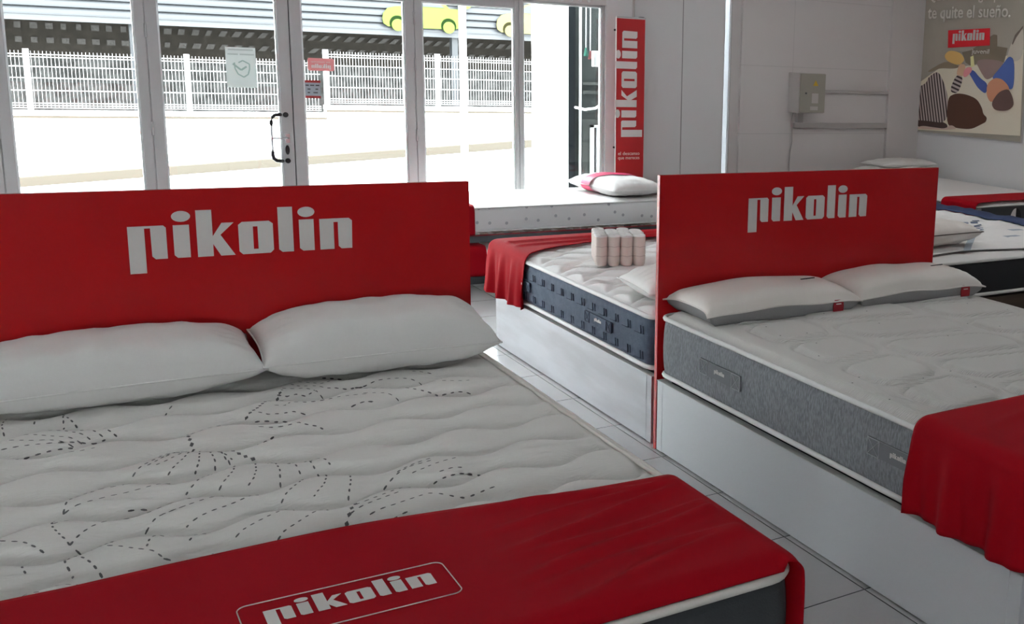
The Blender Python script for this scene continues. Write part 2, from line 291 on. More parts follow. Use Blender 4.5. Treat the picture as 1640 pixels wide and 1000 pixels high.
THIN=[[(0.284,2.989),(0.257,2.923),(0.232,2.876),(0.213,2.843)],[(0.299,2.969),(0.287,2.883),(0.27,2.833)],[(0.312,2.967),(0.319,2.946),(0.323,2.886),(0.315,2.84),(0.3,2.805),(0.263,2.747),(0.239,2.719)],[(0.353,2.892),(0.36,2.843),(0.35,2.782),(0.327,2.732),(0.303,2.694)],[(0.269,2.684),(0.243,2.675),(0.217,2.656),(0.186,2.65)],[(0.392,2.853),(0.402,2.808),(0.396,2.757),(0.382,2.706),(0.363,2.676)],[(0.331,2.654),(0.305,2.641),(0.281,2.627),(0.252,2.615),(0.225,2.601),(0.197,2.585),(0.169,2.568)],[(0.43,2.832),(0.444,2.79),(0.445,2.734),(0.434,2.672)],[(0.398,2.635),(0.377,2.618),(0.352,2.593),(0.329,2.576),(0.303,2.56),(0.275,2.547),(0.246,2.53),(0.217,2.508)],[(0.46,2.821),(0.48,2.787),(0.488,2.721),(0.486,2.679),(0.47,2.63),(0.437,2.583),(0.414,2.548)],[(0.372,2.53),(0.343,2.515),(0.318,2.499),(0.292,2.486),(0.265,2.472),(0.243,2.451),(0.223,2.43),(0.207,2.399)],[(0.504,2.808),(0.519,2.76),(0.524,2.723),(0.537,2.672),(0.531,2.632),(0.515,2.584),(0.495,2.551),(0.481,2.529)],[(0.439,2.496),(0.417,2.483),(0.393,2.468),(0.37,2.452),(0.342,2.431),(0.319,2.411),(0.296,2.387)],[(0.523,2.797),(0.554,2.751),(0.561,2.713)],[(0.581,2.658),(0.583,2.624),(0.573,2.572),(0.55,2.504)],[(0.521,2.477),(0.503,2.464),(0.481,2.444),(0.458,2.426),(0.434,2.404),(0.411,2.383),(0.387,2.363),(0.364,2.334)],[(0.327,2.31),(0.307,2.287),(0.296,2.259)],[(0.16,2.361),(0.185,2.358),(0.209,2.337),(0.229,2.313),(0.239,2.297)],[(0.264,2.35),(0.247,2.333),(0.238,2.304)],[(0.269,2.998),(0.241,2.978),(0.213,2.948)],[(0.26,3.008),(0.23,2.995),(0.202,2.97)],[(0.276,2.981),(0.248,2.956),(0.217,2.923),(0.197,2.907)],[(0.338,2.953),(0.349,2.889)],[(0.235,2.8),(0.206,2.785),(0.185,2.772)],[(0.323,2.961),(0.341,2.928),(0.362,2.893)],[(0.001,2.719),(0.011,2.761),(0.023,2.779),(0.038,2.8),(0.069,2.839),(0.09,2.847)],[(0.001,2.719),(0.027,2.731),(0.062,2.737),(0.093,2.746),(0.125,2.75),(0.156,2.761),(0.186,2.772),(0.234,2.804)],[(-0.021,2.633),(0.011,2.649)],[(-0.016,2.67),(-0.021,2.633),(-0.019,2.61),(-0.006,2.556),(0.007,2.519)],[(0.007,2.519),(0.029,2.556),(0.048,2.58),(0.073,2.598),(0.099,2.612),(0.125,2.626),(0.155,2.638),(0.187,2.654),(0.212,2.66)],[(0.12,2.67),(0.159,2.676)],[(0.047,2.805),(0.093,2.804),(0.123,2.808)],[(0.016,2.51),(0.033,2.496),(0.051,2.479),(0.071,2.459),(0.093,2.441),(0.115,2.417),(0.142,2.392),(0.16,2.362)],[(0.066,2.473),(0.08,2.502),(0.101,2.527)],[(0.136,2.415),(0.145,2.455),(0.16,2.476),(0.178,2.491)],[(0.142,2.538),(0.165,2.565),(0.196,2.586),(0.227,2.602)],[(-0.11,2.588),(-0.072,2.562),(-0.056,2.538),(-0.033,2.502)],[(-0.073,2.464),(-0.073,2.431),(-0.066,2.394)],[(-0.002,2.476),(-0.005,2.44),(-0.003,2.412),(0.007,2.376)],[(-0.002,2.469),(0.018,2.437),(0.032,2.41),(0.043,2.381),(0.056,2.343)],[(-0.04,2.357),(-0.022,2.339),(-0.001,2.316),(0.018,2.296),(0.041,2.276),(0.064,2.254)],[(-0.075,2.327),(-0.053,2.307),(-0.03,2.292),(-0.001,2.269),(0.025,2.256)],[(-0.105,2.298),(-0.073,2.279),(-0.044,2.261),(-0.017,2.248)],[(0.045,2.321),(0.063,2.294),(0.084,2.27)],[(0.082,2.31),(0.098,2.29),(0.116,2.263)],[(-0.107,2.26),(-0.084,2.247)],[(-0.107,3.33),(-0.114,3.401),(-0.11,3.439),(-0.102,3.464)],[(-0.044,3.403),(-0.039,3.435),(-0.027,3.459)],[(0.021,3.433),(0.031,3.407),(0.044,3.373),(0.057,3.336)],[(0.022,3.421),(0.021,3.368)],[(-0.116,3.179),(-0.09,3.18),(-0.061,3.169),(-0.029,3.169),(0.003,3.177),(0.039,3.189),(0.067,3.186),(0.098,3.186),(0.129,3.184),(0.161,3.17),(0.191,3.161),(0.247,3.147),(0.283,3.133)],[(-0.114,3.223),(-0.08,3.215),(-0.049,3.208),(-0.02,3.203),(0.009,3.202),(0.052,3.207),(0.082,3.21),(0.108,3.22)],[(-0.098,3.269),(-0.074,3.255),(-0.046,3.238),(-0.017,3.227),(0.014,3.205),(0.04,3.188)],[(-0.067,3.303),(-0.046,3.288),(-0.024,3.269),(-0.002,3.249),(0.023,3.232),(0.055,3.204)],[(-0.014,3.318),(0.022,3.284),(0.043,3.259),(0.067,3.23),(0.082,3.21)],[(0.056,3.3),(0.082,3.26),(0.105,3.225)],[(0.105,3.274),(0.12,3.245),(0.138,3.213)],[(0.257,3.374),(0.287,3.409)],[(0.024,3.106),(0.048,3.098),(0.08,3.106)],[(-0.022,3.112),(0.004,3.103)],[(0.179,2.913),(0.202,2.938),(0.24,2.986),(0.27,3.011)],[(0.145,2.885),(0.171,2.921),(0.21,2.963),(0.247,3.003)],[(0.296,3.138),(0.333,3.153),(0.361,3.165),(0.387,3.177),(0.413,3.185),(0.434,3.191)],[(0.461,3.183),(0.476,3.177),(0.509,3.163),(0.541,3.164),(0.567,3.163)],[(0.476,3.218),(0.498,3.194),(0.533,3.19),(0.565,3.202),(0.6,3.2),(0.632,3.199)],[(0.526,3.261),(0.549,3.243),(0.571,3.27),(0.608,3.251),(0.641,3.253),(0.674,3.253),(0.71,3.257),(0.742,3.254),(0.78,3.248)],[(0.55,3.322),(0.571,3.304),(0.591,3.286)],[(0.555,3.388),(0.579,3.368),(0.603,3.363),(0.627,3.343),(0.659,3.362),(0.678,3.316),(0.707,3.319)],[(0.575,3.42),(0.603,3.399),(0.633,3.39),(0.656,3.363)],[(0.605,3.448),(0.624,3.416),(0.657,3.406),(0.69,3.374),(0.72,3.38),(0.75,3.382),(0.777,3.387),(0.81,3.382)],[(0.63,3.465),(0.651,3.446),(0.684,3.414),(0.717,3.431),(0.742,3.444),(0.775,3.442)],[(0.712,3.529),(0.749,3.505),(0.813,3.472),(0.84,3.471)],[(0.721,3.19),(0.762,3.191),(0.785,3.183)],[(0.485,3.045),(0.433,3.007)],[(0.455,3.085),(0.481,3.076),(0.519,3.076),(0.554,3.078),(0.572,3.056),(0.594,3.035),(0.609,3.013)],[(0.446,3.337),(0.472,3.353)],[(0.805,3.473),(0.836,3.472)],[(0.777,3.387),(0.807,3.384),(0.845,3.387),(0.878,3.38),(0.908,3.372),(0.938,3.361),(0.966,3.35),(0.995,3.327)],[(0.784,3.307),(0.814,3.294),(0.845,3.285),(0.875,3.274),(0.93,3.24),(0.954,3.218),(0.977,3.191),(1.005,3.182),(1.038,3.176),(1.073,3.165)],[(0.772,3.259),(0.801,3.247),(0.83,3.231),(0.856,3.204),(0.869,3.173)],[(0.72,3.191),(0.762,3.191),(0.787,3.178)],[(1.044,3.381),(1.075,3.349),(1.102,3.339),(1.136,3.341)],[(0.965,3.426),(0.988,3.41),(1.024,3.396)],[(1.016,3.278),(1.07,3.249),(1.102,3.243)],[(0.684,2.581),(0.706,2.597),(0.732,2.612),(0.761,2.625),(0.784,2.632)],[(0.714,2.559),(0.745,2.571),(0.775,2.588),(0.803,2.597),(0.837,2.603)],[(0.774,2.535),(0.808,2.544),(0.839,2.542)],[(0.585,2.499),(0.652,2.553),(0.721,2.601),(0.791,2.619)],[(0.547,2.425),(0.604,2.449),(0.68,2.485),(0.755,2.505),(0.825,2.521),(0.887,2.531)],[(0.567,2.377),(0.619,2.383),(0.706,2.411),(0.786,2.385),(0.868,2.379)],[(0.471,2.277),(0.529,2.276),(0.603,2.302),(0.679,2.321)],[(0.529,2.398),(0.592,2.427),(0.651,2.452)],[(0.535,2.324),(0.588,2.337),(0.648,2.348)]]
THICK=[[(0.31,2.992),(0.337,2.969),(0.359,2.941),(0.384,2.904),(0.416,2.875)],[(0.286,3.098),(0.288,3.066),(0.291,3.031)],[(0.433,2.259),(0.453,2.279),(0.473,2.309),(0.49,2.337),(0.518,2.38),(0.536,2.413),(0.557,2.442)],[(0.445,2.26),(0.463,2.285),(0.482,2.312),(0.501,2.339)],[(0.439,3.201),(0.455,3.223),(0.479,3.254),(0.507,3.305),(0.53,3.339),(0.553,3.375),(0.573,3.407)],[(0.288,3.119),(0.288,3.081),(0.291,3.042)]]
POST=[('sheet',(150,143,130),[(8.002,1.643),(7.405,1.692),(6.908,1.838),(6.863,1.055),(8.408,1.009),(8.436,1.411)]),('curtain',(132,127,118),[(7.071,1.89),(6.935,2.078),(6.898,1.744),(7.117,1.712)]),('headboard',(88,80,68),[(7.7,1.8),(7.579,1.823),(7.298,1.971),(7.249,1.965),(7.238,1.862),(7.104,1.849),(7.136,1.712),(7.37,1.728),(7.564,1.675),(7.638,1.702)]),('cushion',(100,84,80),[(7.508,1.718),(7.391,1.746),(7.138,1.726),(7.149,1.657),(7.275,1.57),(7.351,1.547),(7.428,1.622)]),('shade',(95,85,70),[(8.196,1.6),(7.902,1.725),(7.706,1.664),(7.788,1.641),(8.002,1.643),(8.107,1.603)]),('toy',(160,122,72),[(7.949,1.768),(7.88,1.82),(7.72,1.8),(7.647,1.73),(7.728,1.671),(7.901,1.711)]),('forearm',(146,120,98),[(7.73,1.692),(7.63,1.687),(7.651,1.565),(7.76,1.576)]),('dark',(46,33,29),[(8.413,1.166),(8.151,1.136),(7.841,1.111),(7.824,1.05),(8.143,1.049),(8.233,1.04),(8.405,1.082)]),('striped',(150,135,128),[(8.428,1.404),(8.184,1.481),(8.157,1.549),(8.021,1.617),(7.928,1.513),(7.85,1.369),(7.836,1.104),(8.149,1.114),(8.4,1.106)]),('stripedsleeve',(150,135,128),[(7.761,1.586),(7.651,1.57),(7.711,1.4),(7.839,1.418)]),('hair',(60,37,27),[(7.855,1.361),(7.743,1.407),(7.597,1.402),(7.451,1.366),(7.373,1.284),(7.353,1.226),(7.298,1.197),(7.309,1.153),(7.366,1.128),(7.502,1.069),(7.709,1.069),(7.843,1.089)]),('blue',(48,62,112),[(7.599,1.624),(7.524,1.64),(7.432,1.565),(7.318,1.513),(7.332,1.411),(7.441,1.463),(7.508,1.527)]),('blue2',(52,70,118),[(7.293,1.556),(7.153,1.691),(7.077,1.779),(7.005,1.745),(6.984,1.484),(7.053,1.467),(7.149,1.567)]),('hand',(158,96,98),[(7.66,1.615),(7.623,1.659),(7.553,1.664),(7.539,1.626),(7.614,1.566),(7.655,1.565)]),('finger',(170,145,105),[(7.577,1.76),(7.538,1.774),(7.513,1.676),(7.562,1.661)]),('face',(140,98,76),[(7.331,1.512),(7.236,1.574),(7.139,1.563),(7.058,1.508),(7.034,1.461),(7.142,1.408),(7.259,1.333),(7.325,1.4)]),('childhair',(72,54,50),[(7.259,1.333),(7.174,1.442),(7.055,1.481),(6.995,1.415),(6.963,1.327),(7.042,1.272),(7.204,1.268)]),('pillowfold',(140,125,115),[(8.299,1.017),(8.212,1.06),(8.032,1.054),(7.857,1.051),(7.776,1.101),(7.665,1.053)]),('accent',(80,72,66),[(7.052,1.888),(7.023,1.965),(6.932,2.051),(6.93,2.031),(7.003,1.945),(7.041,1.877)]),('plate',(150,20,28),[(7.909,2.01),(7.343,2.029),(7.33,1.87),(7.897,1.841)])]
# ---------------------------------------------------------------- room shell
WY=8.30; XR=7.494
MB().box(-3.5,8.2,-3.2,WY+.14,-.12,0).build('floor',floor_m,kind='structure')
MB().box(-3.6,8.2,-3.3,WY+.14,3.10,3.22).build('ceiling',ceil_m,kind='structure')
MB().box(XR,XR+.15,-3.2,WY+.14,0,3.1).build('wall_right',wall_r,kind='structure')
MB().box(-3.6,-3.5,-3.2,WY+.14,0,3.1).build('wall_left',wall_m,kind='structure')
MB().box(-3.5,-3.3,-3.3,-3.2,0,3.1).box(-2.0,XR,-3.3,-3.2,0,3.1).box(-3.3,-2.0,-3.3,-3.2,0,1.1).box(-3.3,-2.0,-3.3,-3.2,2.15,3.1).build('wall_back',wall_m,kind='structure')
o=MB().box(-3.3,-3.26,-3.28,-3.22,1.1,2.15).box(-2.04,-2.0,-3.28,-3.22,1.1,2.15).box(-3.26,-2.04,-3.28,-3.22,1.1,1.14).box(-3.26,-2.04,-3.28,-3.22,2.11,2.15).build('fill_window',alu,kind='structure')  # window added behind the camera to fill the room with daylight
MB().box(-3.26,-2.04,-3.253,-3.247,1.14,2.11).build('glass_pane',glass,o)
b=MB()
b.box(-3.5,-1.62,WY,WY+.14,0,3.1); b.box(-1.62,3.99,WY,WY+.14,2.03,3.1)
b.box(3.99,5.141,WY,WY+.14,0,3.1,mi=1); b.box(5.222,5.33,WY+.03,WY+.14,0,3.1); b.box(5.33,7.07,WY,WY+.14,0,3.1,mi=2)
b.box(7.07,XR,WY-.035,WY+.14,0,3.1); b.build('wall_front',[wall_m,wall_b,wallgrid],kind='structure')
# narrow frosted side light beside the panel wall
o=MB().box(5.141,5.150,WY+.005,WY+.09,0,3.1).box(5.213,5.222,WY+.005,WY+.09,0,3.1).build('window_6',alu,kind='structure')
MB().box(5.150,5.213,WY+.03,WY+.036,0,3.1).build('glass_pane',frost,o)
b=MB().box(4.715,4.722,WY-.003,WY,0,3.1).box(4.0,5.14,WY-.003,WY,.28,.287); b.build('trim_1',mat('panel joint',(.36,.35,.35,1),.7),kind='structure')
MB().box(5.345,7.07,WY-.012,WY,0,.08).box(7.07,XR,WY-.047,WY-.035,0,.08).build('baseboard_front',pvc,kind='structure')
MB().box(XR-.012,XR,-3.2,WY-.05,0,.08).build('baseboard_right',pvc,kind='structure')
# ---------------------------------------------------------------- shop window and doors
def leaf(name,x0,x1,sl,sr,zt=1.965,zb=.09,mid=None,m=alu,d=.05):
    b=MB(); y0,y1=WY+.02,WY+.02+d
    b.box(x0,x0+sl,y0,y1,0.005,2.03,.004); b.box(x1-sr,x1,y0,y1,0.005,2.03,.004)
    b.box(x0+sl,x1-sr,y0,y1,zt,2.03,.004); b.box(x0+sl,x1-sr,y0,y1,.005,zb,.004)
    # glazing beads
    for a,c in ((x0+sl,x0+sl+.012),(x1-sr-.012,x1-sr)): b.box(a,c,y0+.012,y1-.012,zb,zt,mi=1)
    b.box(x0+sl+.012,x1-sr-.012,y0+.012,y1-.012,zt-.012,zt,mi=1)
    o=b.build(name,[m,alu_w],kind='structure')
    MB().box(x0+sl+.012,x1-sr-.012,WY+.042,WY+.048,zb,zt-.012).build('glass_pane',glass,o)
    return o
leaf('window_1',-1.62,-.135,.06,.06)
w2=leaf('window_2',-.130,.690,.062,.057)
d1=leaf('door_1',.695,1.563,.067,.075)
d2=leaf('door_2',1.569,2.428,.074,.064)
w3=leaf('window_3',2.433,3.244,.056,.032)
w4=leaf('window_4',3.248,3.99,.032,.022,zt=2.018)
for p,x,zs in ((w2,.6925,(1.93,1.66,1.02,.30)),(d2,2.4305,(1.84,1.50,.97,.30))):
    for z in zs: MB().tube([(x,WY+.014,z-.045),(x,WY+.014,z+.045)],.008,10).build('hinge',alu,p)
MB().box(1.561,1.571,WY+.035,WY+.06,.01,2.02).build('trim_2',shadowgap,kind='structure')
for k,(a,c) in enumerate(((-.137,-.128),(.688,.697),(2.426,2.435),(3.242,3.250))): MB().box(a,c,WY+.03,WY+.068,.005,2.03).build('trim_%d'%(k+6),alu,kind='structure')
# C-shaped pull handle, lever and locks on door_1
yh=WY-.045
h=MB().tube([(1.408,yh,1.075),(1.408,yh,.84)],.0075,12).build('pull_handle',steel,d1); tag(h,'steel pull handle')
def bend(z,s): return [(1.475,WY+.02,z+s*.048),(1.470,yh+.01,z+s*.048),(1.455,yh,z+s*.048),(1.432,yh,z+s*.044),(1.414,yh,z+s*.028),(1.408,yh,z+s*.004),(1.408,yh,z-s*.022)]
for z,s in ((1.073,1),(.842,-1)): MB().tube(bend(z,s),.0125,12).build('handle_end',blackp,h)
l=MB().box(1.503,1.535,WY+.008,WY+.022,.915,.985,.003).tube([(1.515,WY+.02,.953),(1.515,WY-.03,.953),(1.505,WY-.04,.953),(1.405,WY-.045,.955)],.007,10)
tag(l.build('lever_handle',steel,d1),'bright steel lever handle')
def disc(x,z,rx,rz,name,m,p,th=.012,y=WY+.02):
    MB().prism(ell(x,z,rx,rz,18),lambda u,v,d:(u,y-d,v),0,th).build(name,m,p)
disc(1.514,1.117,.018,.018,'bolt_cover',blackp,d1); disc(1.515,.790,.018,.018,'bolt_cover',blackp,d1); disc(1.515,.868,.014,.034,'lock_cylinder',blackp,d1)
# stickers on the glass
yg=WY+.041
n=root('paper_notice',(1.25,yg,1.30),'white paper notice with grey green shield and tick, stuck on left door glass','notice')
MB().box(1.157,1.345,yg-.0008,yg,1.301,1.574).build('sheet',paper_t,n)
fy=lambda x0,z0,y:(lambda u,v,d:(x0+u,y-d,z0+v))
pen=[(1.21,1.47),(1.212,1.43),(1.23,1.392),(1.265,1.372),(1.293,1.392),(1.303,1.43),(1.303,1.462),(1.262,1.485),(1.235,1.47)]
b=MB(); 
for i in range(len(pen)-1):
    p,q=Vector(pen[i]),Vector(pen[i+1]); t=(q-p).normalized(); nn=Vector((-t.y,t.x))*.004
    b.prism([tuple(p-nn),tuple(q-nn),tuple(q+nn),tuple(p+nn)],lambda u,v,d:(u,yg-.0009-d,v),0,.0004)
for p,q in (((1.20,1.462),(1.25,1.42)),((1.25,1.42),(1.285,1.445))):
    p,q=Vector(p),Vector(q); t=(q-p).normalized(); nn=Vector((-t.y,t.x))*.006
    b.prism([tuple(p-nn),tuple(q-nn),tuple(q+nn),tuple(p+nn)],lambda u,v,d:(u,yg-.0009-d,v),0,.0005)
b.build('shield_print',green_t,n)
b=MB()
for z,a,c in ((1.553,1.175,1.33),(1.522,1.17,1.235),(1.522,1.245,1.335)): b.box(a,c,yg-.0012,yg-.0008,z,z+.009)
b.build('heading_print',mat('pale print',(.62,.68,.66,1),.6),n)
n=root('window_sticker',(1.77,yg,1.43),'small faded pink rounded sticker on right door glass, lettering read from behind','sticker')
MB().prism(rrect(1.680,1.858,1.430,1.520,.014),lambda u,v,d:(u,yg-d,v),0,.0008).build('sticker',pink_t,n)
logo('lettering',paper_t,n,lambda u,v,d:(1.705+u,yg-.0009-d,1.449+v),.20,.0006,mirror=True)
text('small_lettering','no molestar',paper,n,lambda u,v,d:(1.70+u,yg-.0009-d,1.488+v),.13,.012,.0006,mirror=True)
n=root('hours_sign',(1.705,yg,1.235),'small grey sign with red bands at top and bottom, on right door glass','sign')
MB().box(1.650,1.760,yg-.0008,yg,1.235,1.362).build('sheet',card_t,n)
for z in (1.345,1.235): MB().box(1.650,1.760,yg-.0014,yg-.0008,z,z+.017).build('red_band',mat('dark red print',(.42,.03,.03,1),.5),n)
b=MB()
for x,z,wd in ((1.66,1.322,.022),(1.69,1.322,.028),(1.727,1.322,.025),(1.672,1.295,.02),(1.725,1.295,.018),(1.672,1.27,.016),(1.71,1.27,.03)): b.box(x,x+wd,yg-.0014,yg-.0008,z,z+.009)
b.build('print_lines',ink,n)
for k in range(8): 
    x=3.30+k*.075
    based(MB().tube([(x,WY,2.055),(x,WY-.012,2.055)],.009,10).tube([(x,WY-.012,2.055),(x,WY-.022,2.055)],.013,10).build('curtain_hook',alu_w),'small white round hook in the row on the lintel above right window','hook','white hooks above the window')
# ---------------------------------------------------------------- street outside
def gz(x): return -.45+.064*(max(-6,min(22,x))-.4)
b=MB(); b.grid(30,8,lambda u,v:(-14+u*46,WY+.14+v*40,gz(-14+u*46)),smooth=False); b.build('road',road_m,kind='structure')
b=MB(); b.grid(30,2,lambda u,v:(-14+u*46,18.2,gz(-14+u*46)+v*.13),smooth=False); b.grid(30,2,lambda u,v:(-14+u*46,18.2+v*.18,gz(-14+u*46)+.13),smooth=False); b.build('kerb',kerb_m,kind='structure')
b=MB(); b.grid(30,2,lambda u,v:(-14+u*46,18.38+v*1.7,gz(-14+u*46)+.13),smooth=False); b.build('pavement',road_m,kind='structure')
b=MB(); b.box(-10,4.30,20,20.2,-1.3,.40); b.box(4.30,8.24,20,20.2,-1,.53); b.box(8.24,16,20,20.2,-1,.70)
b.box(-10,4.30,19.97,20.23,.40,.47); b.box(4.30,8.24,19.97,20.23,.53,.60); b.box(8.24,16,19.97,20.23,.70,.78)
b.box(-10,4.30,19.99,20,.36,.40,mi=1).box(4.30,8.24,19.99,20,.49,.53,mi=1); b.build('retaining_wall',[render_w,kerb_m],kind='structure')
def fence(x0,x1,zb,zt,posts,label):
    r=root('mesh_fence',((x0+x1)/2,20.1,zb),label,'fence')
    b=MB(); n=int((x1-x0)/.05)
    for k in range(n+1):
        x=x0+k*.05; b.box(x-.0035,x+.0035,20.095,20.104,zb+.03,zt)
    H=zt-zb
    for f in (.045,.085,.125,.34,.55,.74,.90,.945): 
        z=zb+H*f; b.box(x0,x1,20.088,20.095,z-.007,z+.007)
    b.build('mesh_panel',fence_m,r)
    for p in posts: MB().box(p-.04,p+.04,20.06,20.14,zb,zt+.03,.004).build('post',fence_m,r)
fence(-6,4.24,.47,1.365,(-4.19,-2.05,.09,2.22,),'long white wire mesh fence on the lower left street wall')
fence(4.34,8.18,.60,1.53,(4.34,6.27,),'white wire mesh fence on the middle, higher step of street wall')
fence(8.30,15,.78,1.71,(8.30,10.5,12.6),'white wire mesh fence on the highest right step of street wall')
# parking shed behind the fence
Yf=22.0
def fz(x): return 1.84+(x+.16)*.0066
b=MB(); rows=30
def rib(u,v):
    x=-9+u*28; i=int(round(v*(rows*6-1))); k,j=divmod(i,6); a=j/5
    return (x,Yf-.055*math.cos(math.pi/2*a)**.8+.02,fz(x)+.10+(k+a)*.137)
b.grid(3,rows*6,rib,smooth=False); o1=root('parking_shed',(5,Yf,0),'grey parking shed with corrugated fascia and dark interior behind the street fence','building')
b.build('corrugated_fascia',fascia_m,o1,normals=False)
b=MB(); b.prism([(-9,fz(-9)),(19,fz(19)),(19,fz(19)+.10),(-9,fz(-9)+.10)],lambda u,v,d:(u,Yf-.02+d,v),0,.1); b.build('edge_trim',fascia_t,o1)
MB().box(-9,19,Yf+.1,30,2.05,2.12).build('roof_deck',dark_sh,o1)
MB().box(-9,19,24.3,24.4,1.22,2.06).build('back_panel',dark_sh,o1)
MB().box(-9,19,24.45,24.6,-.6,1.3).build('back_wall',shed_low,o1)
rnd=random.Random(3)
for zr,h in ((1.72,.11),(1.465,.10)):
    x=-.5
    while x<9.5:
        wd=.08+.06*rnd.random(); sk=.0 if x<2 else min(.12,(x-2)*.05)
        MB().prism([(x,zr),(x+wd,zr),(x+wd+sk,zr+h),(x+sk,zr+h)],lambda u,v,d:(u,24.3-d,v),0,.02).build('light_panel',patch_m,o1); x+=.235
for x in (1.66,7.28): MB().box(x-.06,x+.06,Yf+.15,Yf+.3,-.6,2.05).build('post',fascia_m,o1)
def car(name,label,dx,m,ma,rev=0):
    r=root(name,(dx+.8,21.9,2.0),label,'sign'); f=lambda u,v,d:(u+dx,21.93-d,v)
    body=[(.02,2.10),(0,2.19),(.02,2.295),(.10,2.391),(.25,2.435),(.38,2.448),(.62,2.62),(.72,2.66),(1.02,2.66),(1.15,2.60),(1.30,2.45),(1.52,2.445),(1.59,2.40),(1.61,2.26),(1.585,2.09),(1.40,2.057),(1.09,2.046),(.73,2.041),(.40,2.04),(.10,2.047)]
    MB().prism(body,f,0,.03).build('car_body',m,r)
    MB().prism([(.45,2.46),(.66,2.61),(1.0,2.61),(1.2,2.46)],f,.03,.04).build('car_window',fascia_m,r)
    for wx in (.28,1.277):
        MB().prism([(wx+.15*math.cos(t*math.pi/12),2.11+.15*math.sin(t*math.pi/12)) for t in range(-2,15)],f,.031,.04).build('wheel_arch',ma,r)
        w_=MB().prism(ell(wx,2.08,.115,.115,28),f,.035,.06).build('wheel',m,r)
car('car_sign','flat lime green car silhouette mounted on the shed fascia',5.80,green_s,arch_m)
car('car_sign','flat pale yellow car silhouette mounted on the shed fascia',8.07,yell_s,arch_y)
based(MB().prism(ell(7.40,2.62,.155,.16,28),lambda u,v,d:(u,21.86-d,v),0,.03).build('round_sign',green_s),'lime green disc on the fascia just above right end of green car sign','sign')
based(MB().tube([(5.71,17,gz(5.7)-.05),(5.71,17,4.5)],.058,16).build('street_pole',fence_m),'tall white pole standing on the street in front of the fence','pole')
# entrance side: white column, service wall with cables
based(MB().box(3.60,3.845,8.72,8.95,-.35,4.2,.01).build('exterior_column',render_w),'bright white square column outside, just beyond the right window pane','column')
MB().box(3.96,6.6,9.10,9.22,-.35,4.2).build('wall_outside',serv,kind='structure')
MB().box(5.0,5.3,8.9,9.09,-.35,3.6).build('trim_5',render_w,kind='structure')
r=root('shutter_guide',(4.02,9.08,-.3),'dark vertical shutter guide rail with pale pipe on the outside service wall','rail')
MB().box(3.965,4.04,9.02,9.1,-.3,3.2,.003).build('rail',dark_strip,r)
MB().tube([(4.10,9.05,-.3),(4.10,9.05,3.2)],.013,10).build('pipe',alu_w,r)
b=MB().box(4.13,4.30,9.07,9.1,-.3,1.05).box(4.13,4.30,9.06,9.1,1.28,1.31).box(4.13,4.30,9.06,9.1,1.36,1.385); based(b.build('block_panel',conc),'pale concrete panel with two dark ledges on outside service wall','panel')
yc=WY+.25
for x,z,m,lab in ((3.925,1.625,mint,'hanging cord with a mint green cone pull seen through the right pane'),(3.965,1.60,pinkp,'hanging cord with a pink cone pull seen through the right pane')):
    r=root('pull_cord',(x,yc,z),lab,'cord'); MB().tube([(x+.002*k%3*.01,yc,z+.06+k*.16) for k in range(10)],.0035,6).build('cord',alu_w,r)
    MB().lathe([(.020,-.012),(.018,.0),(.006,.06)],(x,yc,z),12).build('cone_pull',m,r)
    MB().tube([(x,yc,z+.06+9*.16),(x,WY+.14,z+.06+9*.16)],.004,6).build('bracket',alu_w,r)
r=root('wall_switch',(4.0,WY+.1,1.53),'white plastic switch box on the frame at the right edge of shop window','switch'); MB().box(3.915,3.967,WY+.075,WY+.115,1.53,1.66,.005).build('switch_box',alu_w,r)
based(MB().tube([(4.04,9.10,1.16),(4.04,9.02,1.16),(4.10,8.95,1.145),(4.18,8.9,1.16),(4.24,8.86,1.21),(4.28,8.84,1.27)],.012,10).build('curved_tube',alu_w),'curved white tube on the outside service wall','tube')
based(MB().box(4.20,4.225,9.02,9.06,-.3,1.0).box(4.26,4.285,9.02,9.06,-.3,1.0).box(4.20,4.285,9.02,9.06,.98,1.0).build('white_bracket',alu_w),'white upright double bracket at the foot of the outside service wall','bracket')
# ---------------------------------------------------------------- on the walls
r=root('rollup_banner',(4.142,8.15,0),'tall narrow red roll-up banner with vertical white lettering beside the shop window','banner')
MB().box(4.012,4.272,8.148,8.152,.06,1.935).build('banner_sheet',red_ban,r)
MB().box(4.00,4.285,8.10,8.20,0,.06,.01).box(4.13,4.155,8.165,8.185,.06,1.93).build('stand',alu,r)
MB().box(4.008,4.276,8.143,8.157,1.930,1.945,.002).build('top_rail',alu,r)
MB().box(4.272,4.277,8.146,8.154,.06,1.93).box(4.007,4.012,8.146,8.154,.06,1.93).build('side_edge',letter,r)
logo('lettering',letter,r,lambda u,v,d:(4.205-v,8.1475-d,.962+u),1.34)
text('small_lettering','el descanso',cream_print,r,lambda u,v,d:(4.035+u,8.1475-d,.81+v),.20,.028)
text('small_lettering','que mereces',cream_print,r,lambda u,v,d:(4.035+u,8.1475-d,.765+v),.20,.028)
based(MB().box(4.287,4.312,8.24,8.30,0,1.955,.002).build('dark_upright',frame_d),'dark slim upright strip on the wall right behind the red banner','upright')  # plain dark strip at the right edge of the banner
based(MB().tube([(4.236,WY-.012,1.5),(4.236,WY-.012,3.1)],.009,8).build('conduit',boxside),'pale thin vertical conduit on the wall above the red banner','conduit')
for z in (1.838,.863): based(MB().tube([(4.068,WY,z),(4.068,WY-.01,z)],.009,10).build('screw_cap',blackp),'small dark screw cap, %s of the two left of the banner'%('upper' if z>1 else 'lower'),'screw')
r=root('electrical_box',(6.07,8.21,1.175),'olive grey electrical cabinet with yellow warning triangle on the back wall','electrical box')
MB().box(5.86,6.16,8.13,8.30,1.175,1.545,.006).build('cabinet',boxside,r)
